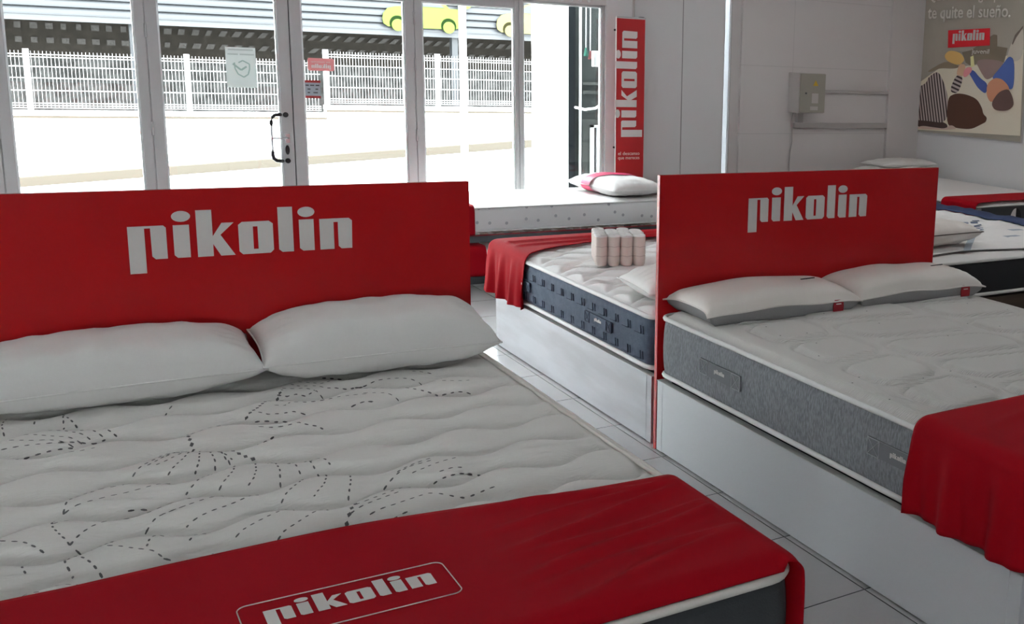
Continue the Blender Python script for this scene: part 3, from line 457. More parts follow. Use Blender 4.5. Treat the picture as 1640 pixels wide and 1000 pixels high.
dr=MB().box(5.868,6.155,8.112,8.128,1.182,1.540,.004).build('door',boxm,r)
MB().prism([(6.01,1.43),(6.07,1.43),(6.04,1.482)],lambda u,v,d:(u,8.112-d,v),0,.001).build('warning_sticker',yellow,dr)
MB().box(6.0,6.075,8.1105,8.112,1.27,1.36).box(5.985,6.075,8.1105,8.112,1.205,1.24).build('label_sticker',boxside,dr)
MB().tube([(5.93,8.112,1.36),(5.93,8.104,1.36)],.008,10).build('lock',frame_d,dr)
based(MB().box(6.17,7.069,8.27,8.30,1.363,1.392,.003).build('cable_trunking',pvc),'upper thin grey cable trunking, right of the electrical cabinet','trunking')
r=root('cable_trunking',(6.5,8.28,1.04),'lower wide grey cable trunking running below the electrical cabinet','trunking')
MB().box(5.93,7.069,8.26,8.30,1.03,1.078,.003).build('channel',pvc,r); MB().box(5.955,6.02,8.26,8.30,1.08,1.174,.003).build('riser',pvc,r)
based(MB().tube([(5.90,8.26,1.172),(5.905,8.285,1.12),(5.912,8.285,1.0),(5.918,8.285,.9),(5.90,8.285,.8),(5.895,8.285,.68),(5.91,8.285,.4),(5.91,8.285,.09)],.006,8).build('cable',pvc),'thin loose cable hanging down the wall from the electrical cabinet','cable')
# poster on the right wall
r=root('poster',(XR-.01,7.6,1.0),'large framed advertising poster of two people lying on a bed, on right wall','poster')
fp=lambda u,v,d:(XR-.006-d,u,v)
MB().box(XR-.006,XR,6.845,8.40,1.0,2.62).build('board',mat('poster beige print',(.50,.46,.39,1),.5,var=(1.4,(.42,.385,.32,1))),r)
b=MB()
for q in ((6.835,6.845,.99,2.63),(8.40,8.41,.99,2.63),(6.845,8.40,.99,1.0),(6.845,8.40,2.62,2.63)): b.box(XR-.014,XR,*q)
b.build('frame',alu,r)
def stripes(name,a,c,sc,rot):
    m=bpy.data.materials.new(name); m.use_nodes=True; nt=m.node_tree; b=nt.nodes['Principled BSDF']; tc=nt.nodes.new('ShaderNodeTexCoord')
    mp=nt.nodes.new('ShaderNodeMapping'); mp.inputs['Rotation'].default_value=(rot,0,0); nt.links.new(tc.outputs['Object'],mp.inputs[0])
    wv=nt.nodes.new('ShaderNodeTexWave'); wv.bands_direction='Y'; wv.inputs['Scale'].default_value=sc; wv.inputs['Distortion'].default_value=1.2; wv.inputs['Detail'].default_value=0; wv.inputs['Detail Scale'].default_value=.3
    nt.links.new(mp.outputs[0],wv.inputs[0]); rp=nt.nodes.new('ShaderNodeValToRGB'); rp.color_ramp.elements[0].position=.4; rp.color_ramp.elements[1].position=.5; rp.color_ramp.elements[0].color=a; rp.color_ramp.elements[1].color=c
    nt.links.new(wv.outputs['Fac'],rp.inputs[0]); nt.links.new(rp.outputs[0],b.inputs['Base Color']); b.inputs['Roughness'].default_value=.5; return m
sm1=stripes('striped jersey print',(.06,.035,.035,1),(.62,.52,.48,1),8,.25); sm2=stripes('striped sleeve print',(.06,.035,.035,1),(.62,.52,.48,1),8,1.3)
for k,(nm,c,poly) in enumerate(POST):
    col=[min(.9,lin(x)*3.0) for x in c]+[1]
    if nm not in ('sheet','plate','headboard','accent','finger'):
        for _ in range(2): poly=[q for i in range(len(poly)) for q in ((.78*poly[i][0]+.22*poly[(i+1)%len(poly)][0],.78*poly[i][1]+.22*poly[(i+1)%len(poly)][1]),(.22*poly[i][0]+.78*poly[(i+1)%len(poly)][0],.22*poly[i][1]+.78*poly[(i+1)%len(poly)][1]))]
    m={'striped':sm1,'stripedsleeve':sm2}.get(nm) or mat('poster print %d'%k,tuple(col),.55)
    nn={'sheet':'print_bed_sheet','curtain':'print_curtain','headboard':'print_headboard','cushion':'print_cushion','shade':'print_shade','toy':'print_toy','forearm':'print_arm','dark':'print_shadow','striped':'print_jersey','stripedsleeve':'print_sleeve','hair':'print_hair','blue':'print_sleeve','blue2':'print_shirt','hand':'print_hand','finger':'print_finger','face':'print_face','childhair':'print_hair','pillowfold':'print_fold','accent':'print_accent','plate':'logo_plate'}[nm]
    MB().prism(poly,fp,.0003*(k+1),.0003*(k+2)).build(nn,m,r)
ft=lambda y0,z0,sl=0:(lambda u,v,d:(XR-.0145-d,y0-u,z0+v+sl*u))
logo('logo_lettering',letter,r,ft(7.835,1.905,.03),.66)
text('slogan_lettering','te quite el sueño.',cream_print,r,ft(8.215,2.085),1.12,.16,bold=.014)
text('slogan_lettering','Que nada haga que',cream_print,r,ft(8.215,2.262),1.05,.16,bold=.014)
text('small_lettering','juvenil',cream_print,r,ft(7.56,1.775),.23,.06,bold=.01)
# ---------------------------------------------------------------- mattresses
def top_panel(x0,x1,y0,y1,z,hf,step,r=.07,drop=.03):
    b=MB(); nx=int((x1-x0)/step); ny=int((y1-y0)/step)
    def f(u,v):
        x=x0+(x1-x0)*u; y=y0+(y1-y0)*v
        d=min(x-x0,x1-x,y-y0,y1-y)
        px,py=x,y
        for cx,sx in ((x0+r,-1),(x1-r,1)):
            for cy,sy in ((y0+r,-1),(y1-r,1)):
                a=(x-cx)*sx/r; c=(y-cy)*sy/r
                if a>0 and c>0:
                    m=max(a,c); l=math.hypot(a,c); px=cx+sx*a*m/l*r; py=cy+sy*c*m/l*r
        e=sm(d/.06)
        return (px,py,z-drop*(1-e)**2+hf(x,y)*e)
    b.grid(nx,ny,f); return b
def band(x0,x1,y0,y1,z0,z1,r=.07,bulge=.012,m=4):
    b=MB(); out=outline(x0,x1,y0,y1,r); n=len(out); cx,cy=(x0+x1)/2,(y0+y1)/2
    rings=[]
    for k in range(m*2+1):
        t=k/(m*2); off=bulge*math.sin(math.pi*t)**.7 if 0<t<1 else 0
        P=outline(x0-off,x1+off,y0-off,y1+off,r+off)
        if len(P)!=n: P=[(cx+(p[0]-cx)*(1+2*off/(x1-x0)),cy+(p[1]-cy)*(1+2*off/(y1-y0))) for p in out]
        rings.append([b.bm.verts.new((p[0],p[1],z0+(z1-z0)*t)) for p in P])
    for A,B in zip(rings,rings[1:]):
        for k in range(n): f=b.bm.faces.new((A[k],A[(k+1)%n],B[(k+1)%n],B[k])); f.smooth=True
    b.bm.faces.new(rings[0][::-1]); b.bm.faces.new(rings[-1])
    return b
def mattress(label,x0,x1,y0,y1,z0,z1,topm,sidem,pipm,hf,step=.02,r=.07,bulge=.012,pr=.009,drop=.024,extra=None,group=None,top_mats=None,dec=None):
    o=root('mattress',((x0+x1)/2,(y0+y1)/2,z0),label,'mattress',group)
    o['_b']=0; del o['_b']
    b=top_panel(x0+.004,x1-.004,y0+.004,y1-.004,z1,hf,step,r,drop)
    if dec: dec(b)
    b.build('top_panel',top_mats or topm,o,normals=False)
    band(x0,x1,y0,y1,z0+.012,z1-drop-.004,r,bulge).build('side_band',sidem,o)
    for z in (z0+.012,z1-drop-.002): MB().tube([(p[0],p[1],z) for p in outline(x0-.003,x1+.003,y0-.003,y1+.003,r)],pr,8,closed=True).build('piping',pipm,o)
    return o
def waves(Y0,pitch,amp,lam,ph,h):
    def f(x,y):
        t=(y-Y0)/pitch; n=math.floor(t); best=9
        for k in (n-1,n,n+1,n+2):
            s=1 if k%2==0 else -1
            c=Y0+k*pitch-s*amp*math.cos(2*math.pi*(x-ph)/lam); best=min(best,abs(y-c))
        t=min(1,best/(pitch*.5)); return h*(1-(1-t)**2.7)-h+.002*noise.noise(Vector((x*3,y*3,0)))
    return f
hL=waves(2.34,.167,.028,.268,1.18,.036)
Z1=.574
def dashes(b):
    vsZ=lambda x,y: Z1+hL(x,y)*sm(min(x+.2,1.262-x,y-1.7,3.74-y)/.06)+.0022
    def put(line,dl,gap,wd):
        P=[Vector(p) for p in line]; segs=[]; acc=0
        pts=[]
        for a,c in zip(P,P[1:]):
            L=(c-a).length; n=max(1,int(L/.002))
            for k in range(n): pts.append(a+(c-a)*k/n)
        pts.append(P[-1])
        s=0; i=0; cur=[]
        for k,p in enumerate(pts):
            if k: s+=(p-pts[k-1]).length
            on=(s%(dl+gap))<dl
            if on: cur.append(p)
            if (not on or k==len(pts)-1) and cur:
                if len(cur)>=3:
                    a,c=cur[0],cur[-1]; m_=cur[len(cur)//2]; t=(c-a)
                    if t.length>1e-5:
                        t.normalize(); nn=Vector((-t.y,t.x))*wd/2
                        q=[a,m_-nn,c,m_+nn] if wd>.006 else [a-nn*.6,m_-nn,c-nn*.6,c+nn*.6,m_+nn,a+nn*.6]
                        if all(-.19<v.x<1.25 and 1.72<v.y<3.73 for v in q):
                            vv=[b.bm.verts.new((v.x,v.y,vsZ(v.x,v.y))) for v in q]
                            f=b.bm.faces.new(vv); f.material_index=1
                            f.normal_update()
                            if f.normal.z<0: f.normal_flip()
                cur=[]
    for l in THIN:
        d=math.hypot(l[0][0]-l[-1][0],l[0][1]-l[-1][1]); put(l,.0135,.0105,.0046)
    for l in THICK: put(l,.016,.004,.010)
mL=mattress('large white quilted mattress with grey dashed print, in front of the left headboard',-.205,1.266,1.695,3.745,.30,Z1,white_knit,dark_fab,piping_c,hL,step=.0085,drop=.03,dec=dashes,top_mats=[white_knit,dash_grey],pr=.011)
MB().tube([(p[0],p[1],Z1-.006) for p in outline(-.175,1.236,1.725,3.715,.06)],.006,6,closed=True).build('edge_cord',piping_c,mL)
# right mattress: ribbed top with pebble shapes
lob=[]
for k in range(-1,6):
    lob.append((2.345,2.95-.30*k+.30,.145,.128,.07)); lob.append((2.79,2.80-.30*k+.30,.255,.115,.09)); lob.append((3.28,2.92-.30*k+.30,.20,.12,.09))
def hR(x,y):
    best=9
    for cx,cy,a,c,r in lob:
        if abs(y-cy)>c+.1: continue
        s=.16*(x-cx)*(1 if cx<2.5 else -1)
        qx=abs(x-cx)-a+r; qy=abs(y-cy-s)-c+r
        d=math.hypot(max(qx,0),max(qy,0))+min(max(qx,qy),0)-r
        best=min(best,d)
    g=-.012*math.exp(-(best/.010)**2); p=.007*sm(-best/.03) if best<0 else 0
    return g+p+.0015*noise.noise(Vector((x*5,y*5,0)))
def dots(b):
    for x,y in [(2.274,3.305),(2.361,3.156),(2.304,3.020),(2.215,2.886),(2.810,3.347),(2.716,3.154),(2.618,2.945),(2.832,2.881),(3.083,3.029),(3.136,2.900),(3.397,3.106),(2.189,2.628),(2.121,2.578),(2.115,2.386),(2.204,2.266),(2.436,2.336),(2.390,2.534),(2.509,2.528),(2.619,3.391),(2.709,2.623),(3.254,3.095),(2.247,3.170),(3.317,3.269)]:
        z=.600+hR(x,y)*sm(min(x-2.064,3.55-x)/.06)+.0015-(.03*(1-sm((x-2.064)/.06))**2)
        vv=[b.bm.verts.new((x+.0032*math.cos(t*math.pi/4),y+.0032*math.sin(t*math.pi/4),z)) for t in range(8)]
        b.bm.faces.new(vv).material_index=1
mR=mattress('grey sided mattress with pebble-quilted top, in front of the right headboard',2.060,3.555,1.70,3.755,.325,.600,ribbed,grey_mel,piping_w,hR,step=.011,r=.06,bulge=.01,dec=dots,top_mats=[ribbed,black_fab],pr=.010)
def handle(o,x,y0,y1,z0,z1,m,label_m,txt=True):
    """webbing handle on the -x side"""
    h=MB(); f=lambda u,v,d:(x-d,u,v)
    h.box(x-.010,x-.004,y0,y1,z0,z1,.001); hh=h.build('handle',m,o)
    wd=(z1-z0)
    b=MB()
    for a,c in ((y0,y0+wd),(y1-wd,y1)):
        b.box(x-.0125,x-.010,a,a+.002,z0,z1); b.box(x-.0125,x-.010,c-.002,c,z0,z1); b.box(x-.0125,x-.010,a,c,z0,z0+.002); b.box(x-.0125,x-.010,a,c,z1-.002,z1)
        for s in (1,-1):
            b.tube([(x-.0115,a+.003,z0+.003 if s>0 else z1-.003),(x-.0115,c-.003,z1-.003 if s>0 else z0+.003)],.0012,5)
    b.tube([(x-.0115,y0,z1),(x-.0115,y1,z1)],.0009,5); b.build('stitching',thread if m!=navy else navy_d,hh)
    if txt: logo('lettering',letter,hh,lambda u,v,d:(x-.011-d,(y0+y1)/2+.035-u,(z0+z1)/2-.004+v),.11,.0006)
handle(mR,2.054,3.125,3.412,.430,.488,grey_strap,letter); handle(mR,2.054,2.11,2.395,.436,.492,grey_strap,letter)
# middle mattress
hM=waves(4.0,.125,.035,.24,2.2,.030)
mM=mattress('blue-grey sided mattress with puffy white top, between the headboards, facing the window',2.070,3.57,3.84,5.70,.315,.572,quilt_white,navy,piping_w,hM,step=.0125,r=.06,pr=.011)
for z in (.372,.482):
    y=3.90; k=0
    while y<5.3:
        b=MB()
        for dy in (0,.022): b.tube([(2.0565,y+dy,z-.016),(2.056,y+dy+.003,z+.018)],.0026,5)
        b.tube([(2.0575,y+.022,z-.018),(2.0575,y+.085,z-.020)],.0014,5); b.build('stitching',navy_d,mM)
        y+=.118; k+=1
handle(mM,2.061,4.195,4.468,.402,.452,navy,letter); handle(mM,2.061,5.135,5.42,.402,.452,navy,letter)
# ---------------------------------------------------------------- bed bases
def base(label,x0,x1,y0,y1,z1,m,post=True,edge=lam_edge,plinth=.0):
    r=root('storage_divan',((x0+x1)/2,(y0+y1)/2,0),label,'bed base')
    MB().box(x0+.02,x1-.02,y0+.02,y1-.02,.0,z1-.012).build('box',shadowgap,r)
    for yy in ((x0,x0+.018),(x1-.018,x1)):
        MB().box(yy[0],yy[1],y0+.045,y1-.045,.006,z1-.002,.0015).build('side_panel',m,r)
    for a,c in ((y0,y0+.018),(y1-.018,y1)): MB().box(x0+.045,x1-.045,a,c,.006,z1-.002,.0015).build('end_panel',m,r)
    for a in (x0,x1-.044):
        for c in (y0,y1-.044): MB().box(a,a+.044,c,c+.044,.004,z1-.002,.0015).build('corner_post',m,r)
    MB().box(x0-.001,x1+.001,y0-.001,y0+.03,z1-.002,z1+.001).box(x0-.001,x1+.001,y1-.03,y1+.001,z1-.002,z1+.001).box(x0-.001,x0+.03,y0+.03,y1-.03,z1-.002,z1+.001).box(x1-.03,x1+.001,y0+.03,y1-.03,z1-.002,z1+.001).build('top_edge',edge,r)
    return r
base('white laminate storage bed base under the grey sided mattress on the right',2.050,3.565,1.745,3.757,.305,lam)
base('whitewashed wood-look bed base under the blue-grey mattress',2.062,3.575,3.83,5.66,.298,lamwood)
r=root('storage_divan',(.53,2.72,0),'dark upholstered bed base under the left mattress','bed base')
MB().box(-.19,1.25,1.72,3.74,.05,.298,.01).build('box',dark_fab,r)
for x in (-.1,1.16):
    for y in (1.85,3.6): MB().tube([(x,y,0),(x,y,.05)],.025,12).build('leg',blackp,r)
# ---------------------------------------------------------------- headboards
def headboard(label,x0,x1,y0,lx,sc):
    r=root('headboard',((x0+x1)/2,y0+.011,0),label,'headboard')
    MB().box(x0,x1,y0,y0+.022,0,1.152,.0015).build('board',red_lam,r)
    logo('lettering',letter,r,lambda u,v,d:(lx+u,y0-d,.935+v),sc,.002)
headboard('glossy red headboard with white lettering, at the head of the left dashed-print mattress',-.21,1.273,3.750,.226,.995)
headboard('glossy red headboard with white lettering, at the head of the right grey sided mattress',2.050,3.562,3.765,2.476,1.0)
# ---------------------------------------------------------------- cloth runners
SO=.017
def runner(label,x0,x1,ya,yb,zt,zl,zr,wr=None,fold=.008,seed=0,far=None,near=None,name='bed_runner',m=None,th=.003,nx=150,ny=46,lift=.006,rr=.035,foldk=38,edge=0):
    path=[]
    for k in range(17): path.append((x0-SO,zl+(zt-rr-zl)*k/16,1-k/16,-1))
    for k in range(1,8): t=k/8*math.pi/2; path.append((x0-SO+(rr+SO)*(1-math.cos(t)),zt-rr+(rr+lift)*math.sin(t),0,-1))
    for k in range(nx): path.append((x0+rr+(x1-x0-2*rr)*k/(nx-1),zt+lift,0,0))
    for k in range(1,8): t=k/8*math.pi/2; path.append((x1-rr+(rr+SO)*math.sin(t),zt-rr+(rr+lift)*math.cos(t),0,1))
    for k in range(17): path.append((x1+SO,zt-rr-(zt-rr-zr)*k/16,k/16,1))
    b=MB(); N=len(path)
    def f(u,v):
        x,z,dr,sd=path[min(N-1,int(round(u*(N-1))))]
        yn=ya+(near(x) if near else 0); yf=yb+(far(x) if far else 0); y=yn+(yf-yn)*v
        if sd!=0:
            w_=fold*dr**.7*max(0,math.sin(foldk*y+seed)+.5*math.sin(foldk*2.3*y+1.7*seed)+1.2)
            x+=sd*w_; 
            y+= .012*dr*math.sin(3*z*10+seed)*(.5-v)
        else:
            e=sm(min(x-x0,x1-x)/.12)
            z+=(wr(x,y) if wr else 0)+.0012*e*(1+noise.noise(Vector((x*4,y*9,seed))))
        if edge: z-=edge*(1-sm((y-ya)/.05))**2*(1 if sd==0 else .3)
        return (x,y,z)
    b.grid(N,ny,f)
    o=b.build(name,m or red_fab,normals=False)
    based(o,label,'bed runner')
    md=o.modifiers.new('thickness','SOLIDIFY'); md.thickness=th; md.offset=1
    return o
def wrL(x,y):
    a=sm((x-.68)/.22); s=0
    for (c,sl,am,wd) in ((2.19,-.16,.007,.014),(2.13,.05,.006,.013),(2.06,.20,.009,.017),(1.99,.10,.006,.014),(1.93,.26,.009,.018),(1.85,.12,.005,.015),(1.79,.22,.007,.018)):
        yy=c+sl*(x-1.0)+.012*math.sin(9*x+c*20); s+=am*math.exp(-((y-yy)/wd)**2)
    return 1.7*a*s*sm((1.262-x)/.05)
rL=runner('red satin runner with white lettering across the foot of the left mattress',-.205,1.266,1.688,2.27,.578,.30,.26,wr=wrL,seed=1.3,edge=.030,far=lambda x:-.055*sm((x-.45)/.8)+.02*math.sin(math.pi*max(0,min(1,(x-.0)/.9))),fold=.006)
fr=lambda u,v,d:(.282+u,1.936+v,.5895+d)
logo('lettering',letter,rL,fr,.463,.0008)
P=[(x,y,.5898) for x,y in rrect(.243,.615,1.878,2.024,.018,6)]
MB().tube(P,.0012,5,closed=True).build('border_line',letter,rL)
runner('red satin runner across the foot of the right grey sided mattress',2.060,3.555,1.685,2.19,.604,.328,.36,wr=lambda x,y:.004*math.exp(-((y-2.05-.25*(x-2.3))/.02)**2)*sm((x-2.1)/.2)+.004*math.exp(-((y-1.95-.3*(x-2.3))/.025)**2)*sm((x-2.1)/.2),seed=4.1,edge=.02,fold=.016,foldk=30)
runner('red runner across the far foot of the blue-grey sided mattress',2.070,3.57,5.50,5.735,.580,.30,.36,seed=2.2,fold=.016,foldk=34,near=lambda x:-.30*math.exp(-max(0,x-2.06)/.28),wr=lambda x,y:.012*math.exp(-((y-5.58-.05*(x-2.2))/.03)**2)+.010*math.exp(-((y-5.47-.08*(x-2.2))/.022)**2)*sm((x-2.05)/.1))
# ---------------------------------------------------------------- pillows
def pillow(label,c,L,D,T,rz=0,tilt=0,roll=0,m=pillow_w,seed=0,pinch=.035,name='pillow',low=.45,piping=None,group=None,pw=3.2,nx=60,ny=34):
    r=root(name,c,label,'pillow',group); R=Matrix.Translation(Vector(c))@Matrix.Rotation(rz,4,'Z')@Matrix.Rotation(tilt,4,'X')@Matrix.Rotation(roll,4,'Y')
    def pos(u,v,side):
        f=max(0,1-abs(u)**pw)**.5*max(0,1-abs(v)**pw)**.5
        x=L/2*u*(1-pinch*(1-v*v)*abs(u)**3); y=D/2*v*(1-1.6*pinch*(1-u*u)*abs(v)**3)
        n_=noise.noise(Vector((u*2.1+seed,v*1.6,seed)))*.010+noise.noise(Vector((u*7+seed,v*2.5,seed*2)))*.006
        ed=sm((abs(u)-.55)/.4); n_+=.004*ed*math.sin(v*22+seed+4*u)*sm((1-abs(u))/.15)
        z=T*(1-low)*f if side>0 else -T*low*f
        return R@Vector((x,y,z+T*low+n_*f**.4))
    b=MB(); b.grid(nx,ny,lambda a,c_:pos(2*a-1,2*c_-1,1)); b.grid(nx,ny,lambda a,c_:pos(2*a-1,1-2*c_,-1))
    bmesh.ops.remove_doubles(b.bm,verts=b.bm.verts,dist=.0004); b.build('pillow_body' ,m,r)
    E_=[pos(-1+2*k/30,-1,1) for k in range(30)]+[pos(1,-1+2*k/20,1) for k in range(20)]+[pos(1-2*k/30,1,1) for k in range(30)]+[pos(-1,1-2*k/20,1) for k in range(20)]
    MB().tube(E_,.003,6,closed=True).build('seam',piping or m,r)
    return r
pillow('plump white pillow on the left mattress, cut by the left edge of the photo',(.165,3.585,.575),.74,.34,.185,rz=.03,tilt=.10,seed=1)
pillow('plump white pillow on the right half of the left mattress, before the headboard',(.895,3.58,.577),.73,.34,.205,rz=-.03,tilt=.12,seed=5)
def gpillow(label,c,L,D,H,g,rz,seed):
    r=root('pillow',c,label,'pillow'); R=Matrix.Translation(Vector(c))@Matrix.Rotation(rz,4,'Z')
    def out(u,v,s=1):
        k=1+.05*(abs(u)*abs(v))**6
        return (L/2*u*s*k*(1-.035*(1-v*v)*abs(u)**3),D/2*v*s*k*(1-.05*(1-u*u)*abs(v)**3))
    def seam(u,v): return g-.012*(abs(u)*abs(v))**5+.004*math.sin(u*6+seed)
    def top(a,c_):
        u,v=2*a-1,2*c_-1; f=max(0,1-abs(u)**4)**.42*max(0,1-abs(v)**3.4)**.42; x,y=out(u,v)
        n_=noise.noise(Vector((u*2+seed,v*1.5,seed)))*.006
        ed=sm((abs(u)-.72)/.25)*sm((1-abs(u))/.08); n_+=.0035*ed*math.sin(v*30+seed)
        return R@Vector((x,y,seam(u,v)+(H-g)*f+n_*f))
    b=MB(); b.grid(64,36,top); b.build('cover',satin,r,normals=True)
    per=[(-1+2*k/40,-1) for k in range(40)]+[(1,-1+2*k/24) for k in range(24)]+[(1-2*k/40,1) for k in range(40)]+[(-1,1-2*k/24) for k in range(24)]
    b=MB(); rings=[]
    for t in (0,.25,.6,1):
        rings.append([b.bm.verts.new(R@Vector((*out(u*(.90+.08*math.sin(t*math.pi/2)),v*(.88+.10*math.sin(t*math.pi/2))) ,seam(u,v)*t))) for u,v in per])
    n=len(per)
    for A,B in zip(rings,rings[1:]):
        for k in range(n): f=b.bm.faces.new((A[k],A[(k+1)%n],B[(k+1)%n],B[k])); f.smooth=True
    b.bm.faces.new(rings[0]); b.build('gusset',gusset_m,r)
    MB().tube([R@Vector((*out(u,v),seam(u,v))) for u,v in per],.0035,6,closed=True).build('piping',satin,r)
    tx=L*.33; y0=-D/2*.965
    t=MB().prism([(tx,.004),(tx+.050,.004),(tx+.052,.03),(tx+.048,.056),(tx+.004,.056),(tx-.002,.03)],lambda u,v,d:R@Vector((u,y0+.002-d,v)),0,.004).build('tag',red_tag,r)
    MB().prism([(tx+.012,.036),(tx+.038,.036),(tx+.038,.040),(tx+.012,.040)],lambda u,v,d:R@Vector((u,y0-.002-d,v)),0,.0006).build('tag_print',letter,t)
    MB().prism([(.17,-.02),(.245,-.012),(.245,-.004),(.17,-.012)],lambda u,v,d:R@Vector((u,v,H-.005+d)),0,.003).build('mark',ink,r)
    return r
gpillow('low cream pillow with grey gusset and red tag, left one before the right headboard',(2.445,3.575,.600),.715,.345,.125,.052,-.02,2)
gpillow('low cream pillow with grey gusset and red tag, right one before the right headboard',(3.185,3.575,.600),.69,.345,.128,.052,-.03,9)
pillow('white pillow on the blue-grey mattress, half hidden behind the right headboard',(2.45,4.05,.566),.70,.40,.15,rz=-.12,seed=3)
# ---------------------------------------------------------------- pocket spring sample
r=root('pocket_spring_sample',(2.52,4.92,.575),'block of beige fabric-wrapped pocket springs standing on the blue-grey mattress','mattress sample')
a=-.35; ex=Vector((math.cos(a),math.sin(a),0)); ey=Vector((-math.sin(a),math.cos(a),0)); O=Vector((2.322,4.868,.572)); q=.0635
for j in range(4):
    for i in range(4):
        p=O+ex*q*i+ey*q*j; rr=.0325; hh=.158+.004*math.sin(i*3+j*5)
        MB().lathe([(.024,0),(.030,.008),(rr,.03),(rr-.0012,.052),(rr,.075),(rr-.0012,.10),(rr,.13),(rr,hh-.010)],p,16,cap=False).lathe([(rr,hh-.010),(.0305,hh-.002),(.026,hh),(.018,hh-.004),(.006,hh-.002)],p,16,mi=1,cap=False).build('spring_pocket',[pocket,quilt_white],r)  # white pocket tops: window light on them painted into the colour
b=MB()
for z in (.052,.10):
    for k in range(4):
        c=O+ex*q*k-ey*.001; b.tube([c+Vector((0,0,z))+(.0335)*(math.cos(t)*ex+math.sin(t)*ey)+Vector((0,0,.002*math.sin(5*t))) for t in [math.pi+math.pi*s/8 for s in range(1,8)]],.0012,5)
b.build('seam',mat('taupe thread',(.45,.36,.33,1),.8),r)
# ---------------------------------------------------------------- single bed with trundle below the window
def single(label,x0,x1,y0,y1,z0,z1,lab2=None): return mattress(label,x0,x1,y0,y1,z0,z1,quilt_white,star,piping_w,lambda x,y:.003*noise.noise(Vector((x*8,y*8,0))),step=.03,r=.05,pr=.004,drop=.008)
single('white single mattress printed with small grey stars, on the upper frame by the window',2.20,4.22,7.10,8.0,.392,.575)
r=root('slatted_bed_frame',(3.2,7.55,0),'dark grey slatted bed frame carrying the starred mattress by the window','bed frame')
MB().box(2.20,4.22,7.11,7.145,.325,.372,.003).box(2.20,4.22,7.955,7.99,.325,.372,.003).build('side_rail',frame_d,r)
MB().box(2.20,4.22,7.107,7.120,.372,.378).build('red_strip',red_tag,r)
for k in range(17):
    x=2.26+k*.115; o=MB().box(x,x+.06,7.13,7.97,.374,.386,.002,M=Matrix.Translation((x,7.13,0))@Matrix.Rotation(.0,4,'Z')@Matrix.Translation((-x,-7.13,0))).build('slat',slatw,r)
for x in (2.21,4.17):
    for y in (7.2,7.93): MB().box(x,x+.04,y,y+.04,.0,.325,.003).build('leg',frame_d,r)
MB().box(3.35,3.41,7.106,7.110,.335,.365).build('label_plate',letter,r)
single('white mattress on the low trundle under the starred mattress',2.28,4.10,7.06,7.92,.105,.292)
r=root('trundle_frame',(3.2,7.5,0),'low dark trundle frame on castors under the window bed','bed frame')
MB().box(2.28,4.10,7.07,7.105,.045,.095,.003).box(2.28,4.10,7.88,7.915,.045,.095,.003).box(2.28,2.31,7.1,7.9,.05,.095).box(4.07,4.10,7.1,7.9,.05,.095).build('rail',frame_d,r)
for x in (2.60,3.9):
    for y in (7.09,7.9): MB().tube([(x-.012,y,.024),(x+.012,y,.024)],.024,14).box(x-.004,x+.004,y-.01,y+.01,.024,.05).build('castor',blackp,r)
runner('red runner wrapped over the left end of starred mattress by the window',2.20,2.452,7.085,8.01,.580,.40,.40,name='bed_runner',nx=12,fold=.002) if False else None
def endwrap(label,x0,x1,y0,y1,z0,z1):
    b=MB(); prof=[(y0-.008,z0)]+[(y0-.010,z0+(z1-.04-z0)*k/6) for k in range(1,7)]+[(y0-.008+.04*(1-math.cos(t)),z1-.032+.04*math.sin(t)) for t in (.4,.8,1.2,1.57)]+[(y0+.03+(y1-y0-.06)*k/10,z1+.008) for k in range(1,11)]+[(y1+.008,z1-.04),(y1+.008,z0)]
    n=len(prof); b.grid(12,n,lambda u,v:(x0+(x1-x0)*u,prof[int(round(v*(n-1)))][0]-.004*math.sin(u*9+v*3),prof[int(round(v*(n-1)))][1]))
    o=b.build('bed_runner',red_fab,normals=False); based(o,label,'bed runner'); md=o.modifiers.new('thickness','SOLIDIFY'); md.thickness=.004; md.offset=0
endwrap('upper red runner over starred mattress, peeping out right of the left headboard',2.22,2.44,7.09,8.0,.385,.577)
endwrap('lower red runner over trundle mattress, peeping out right of the left headboard',2.29,2.505,7.05,7.92,.105,.300)
pw_=pillow('white pillow with a wide pink band, on the head end of the starred mattress',(3.71,7.52,.578),.78,.46,.14,rz=1.62,seed=6,piping=piping_w)
# pink band around that pillow
b=MB(); R=Matrix.Translation((3.71,7.52,.578))@Matrix.Rotation(1.62,4,'Z')
def bandf(u,v):
    uu=-.02+.36*u; t=v*2*math.pi; vv=math.cos(t); 
    pwr=3.2; f=max(0,1-abs(uu)**pwr)**.5*max(0,1-abs(vv)**pwr)**.5
    x=.39*uu; y=.23*vv*1.02; T=.14
    z=(T*.55*f if math.sin(t)>=0 else -T*.45*f)+T*.45
    n_=noise.noise(Vector((uu*2.1+6,vv*1.6,6)))*.010
    return R@Vector((x,y,z+n_*f**.4+(.006 if math.sin(t)>=0 else -.0))) 
b.grid(14,64,bandf); b.build('pink_band',mat('pink satin band',(.75,.05,.16,1),.45),pw_)
b=MB(); b.grid(20,20,lambda u,v:(3.93+.20*u,7.30+.55*v,.585+.06*math.sin(math.pi*min(1,u*1.2+.1))**.5*math.sin(math.pi*(.05+.9*v))**.4+.004*math.sin(v*20)))
o=b.build('folded_cloth',mat('pink red cloth',(.62,.05,.10,1),.6),normals=False); based(o,'small folded red cloth behind the pink-banded pillow, at the end of the starred mattress','cloth'); o.modifiers.new('t','SOLIDIFY').thickness=.004
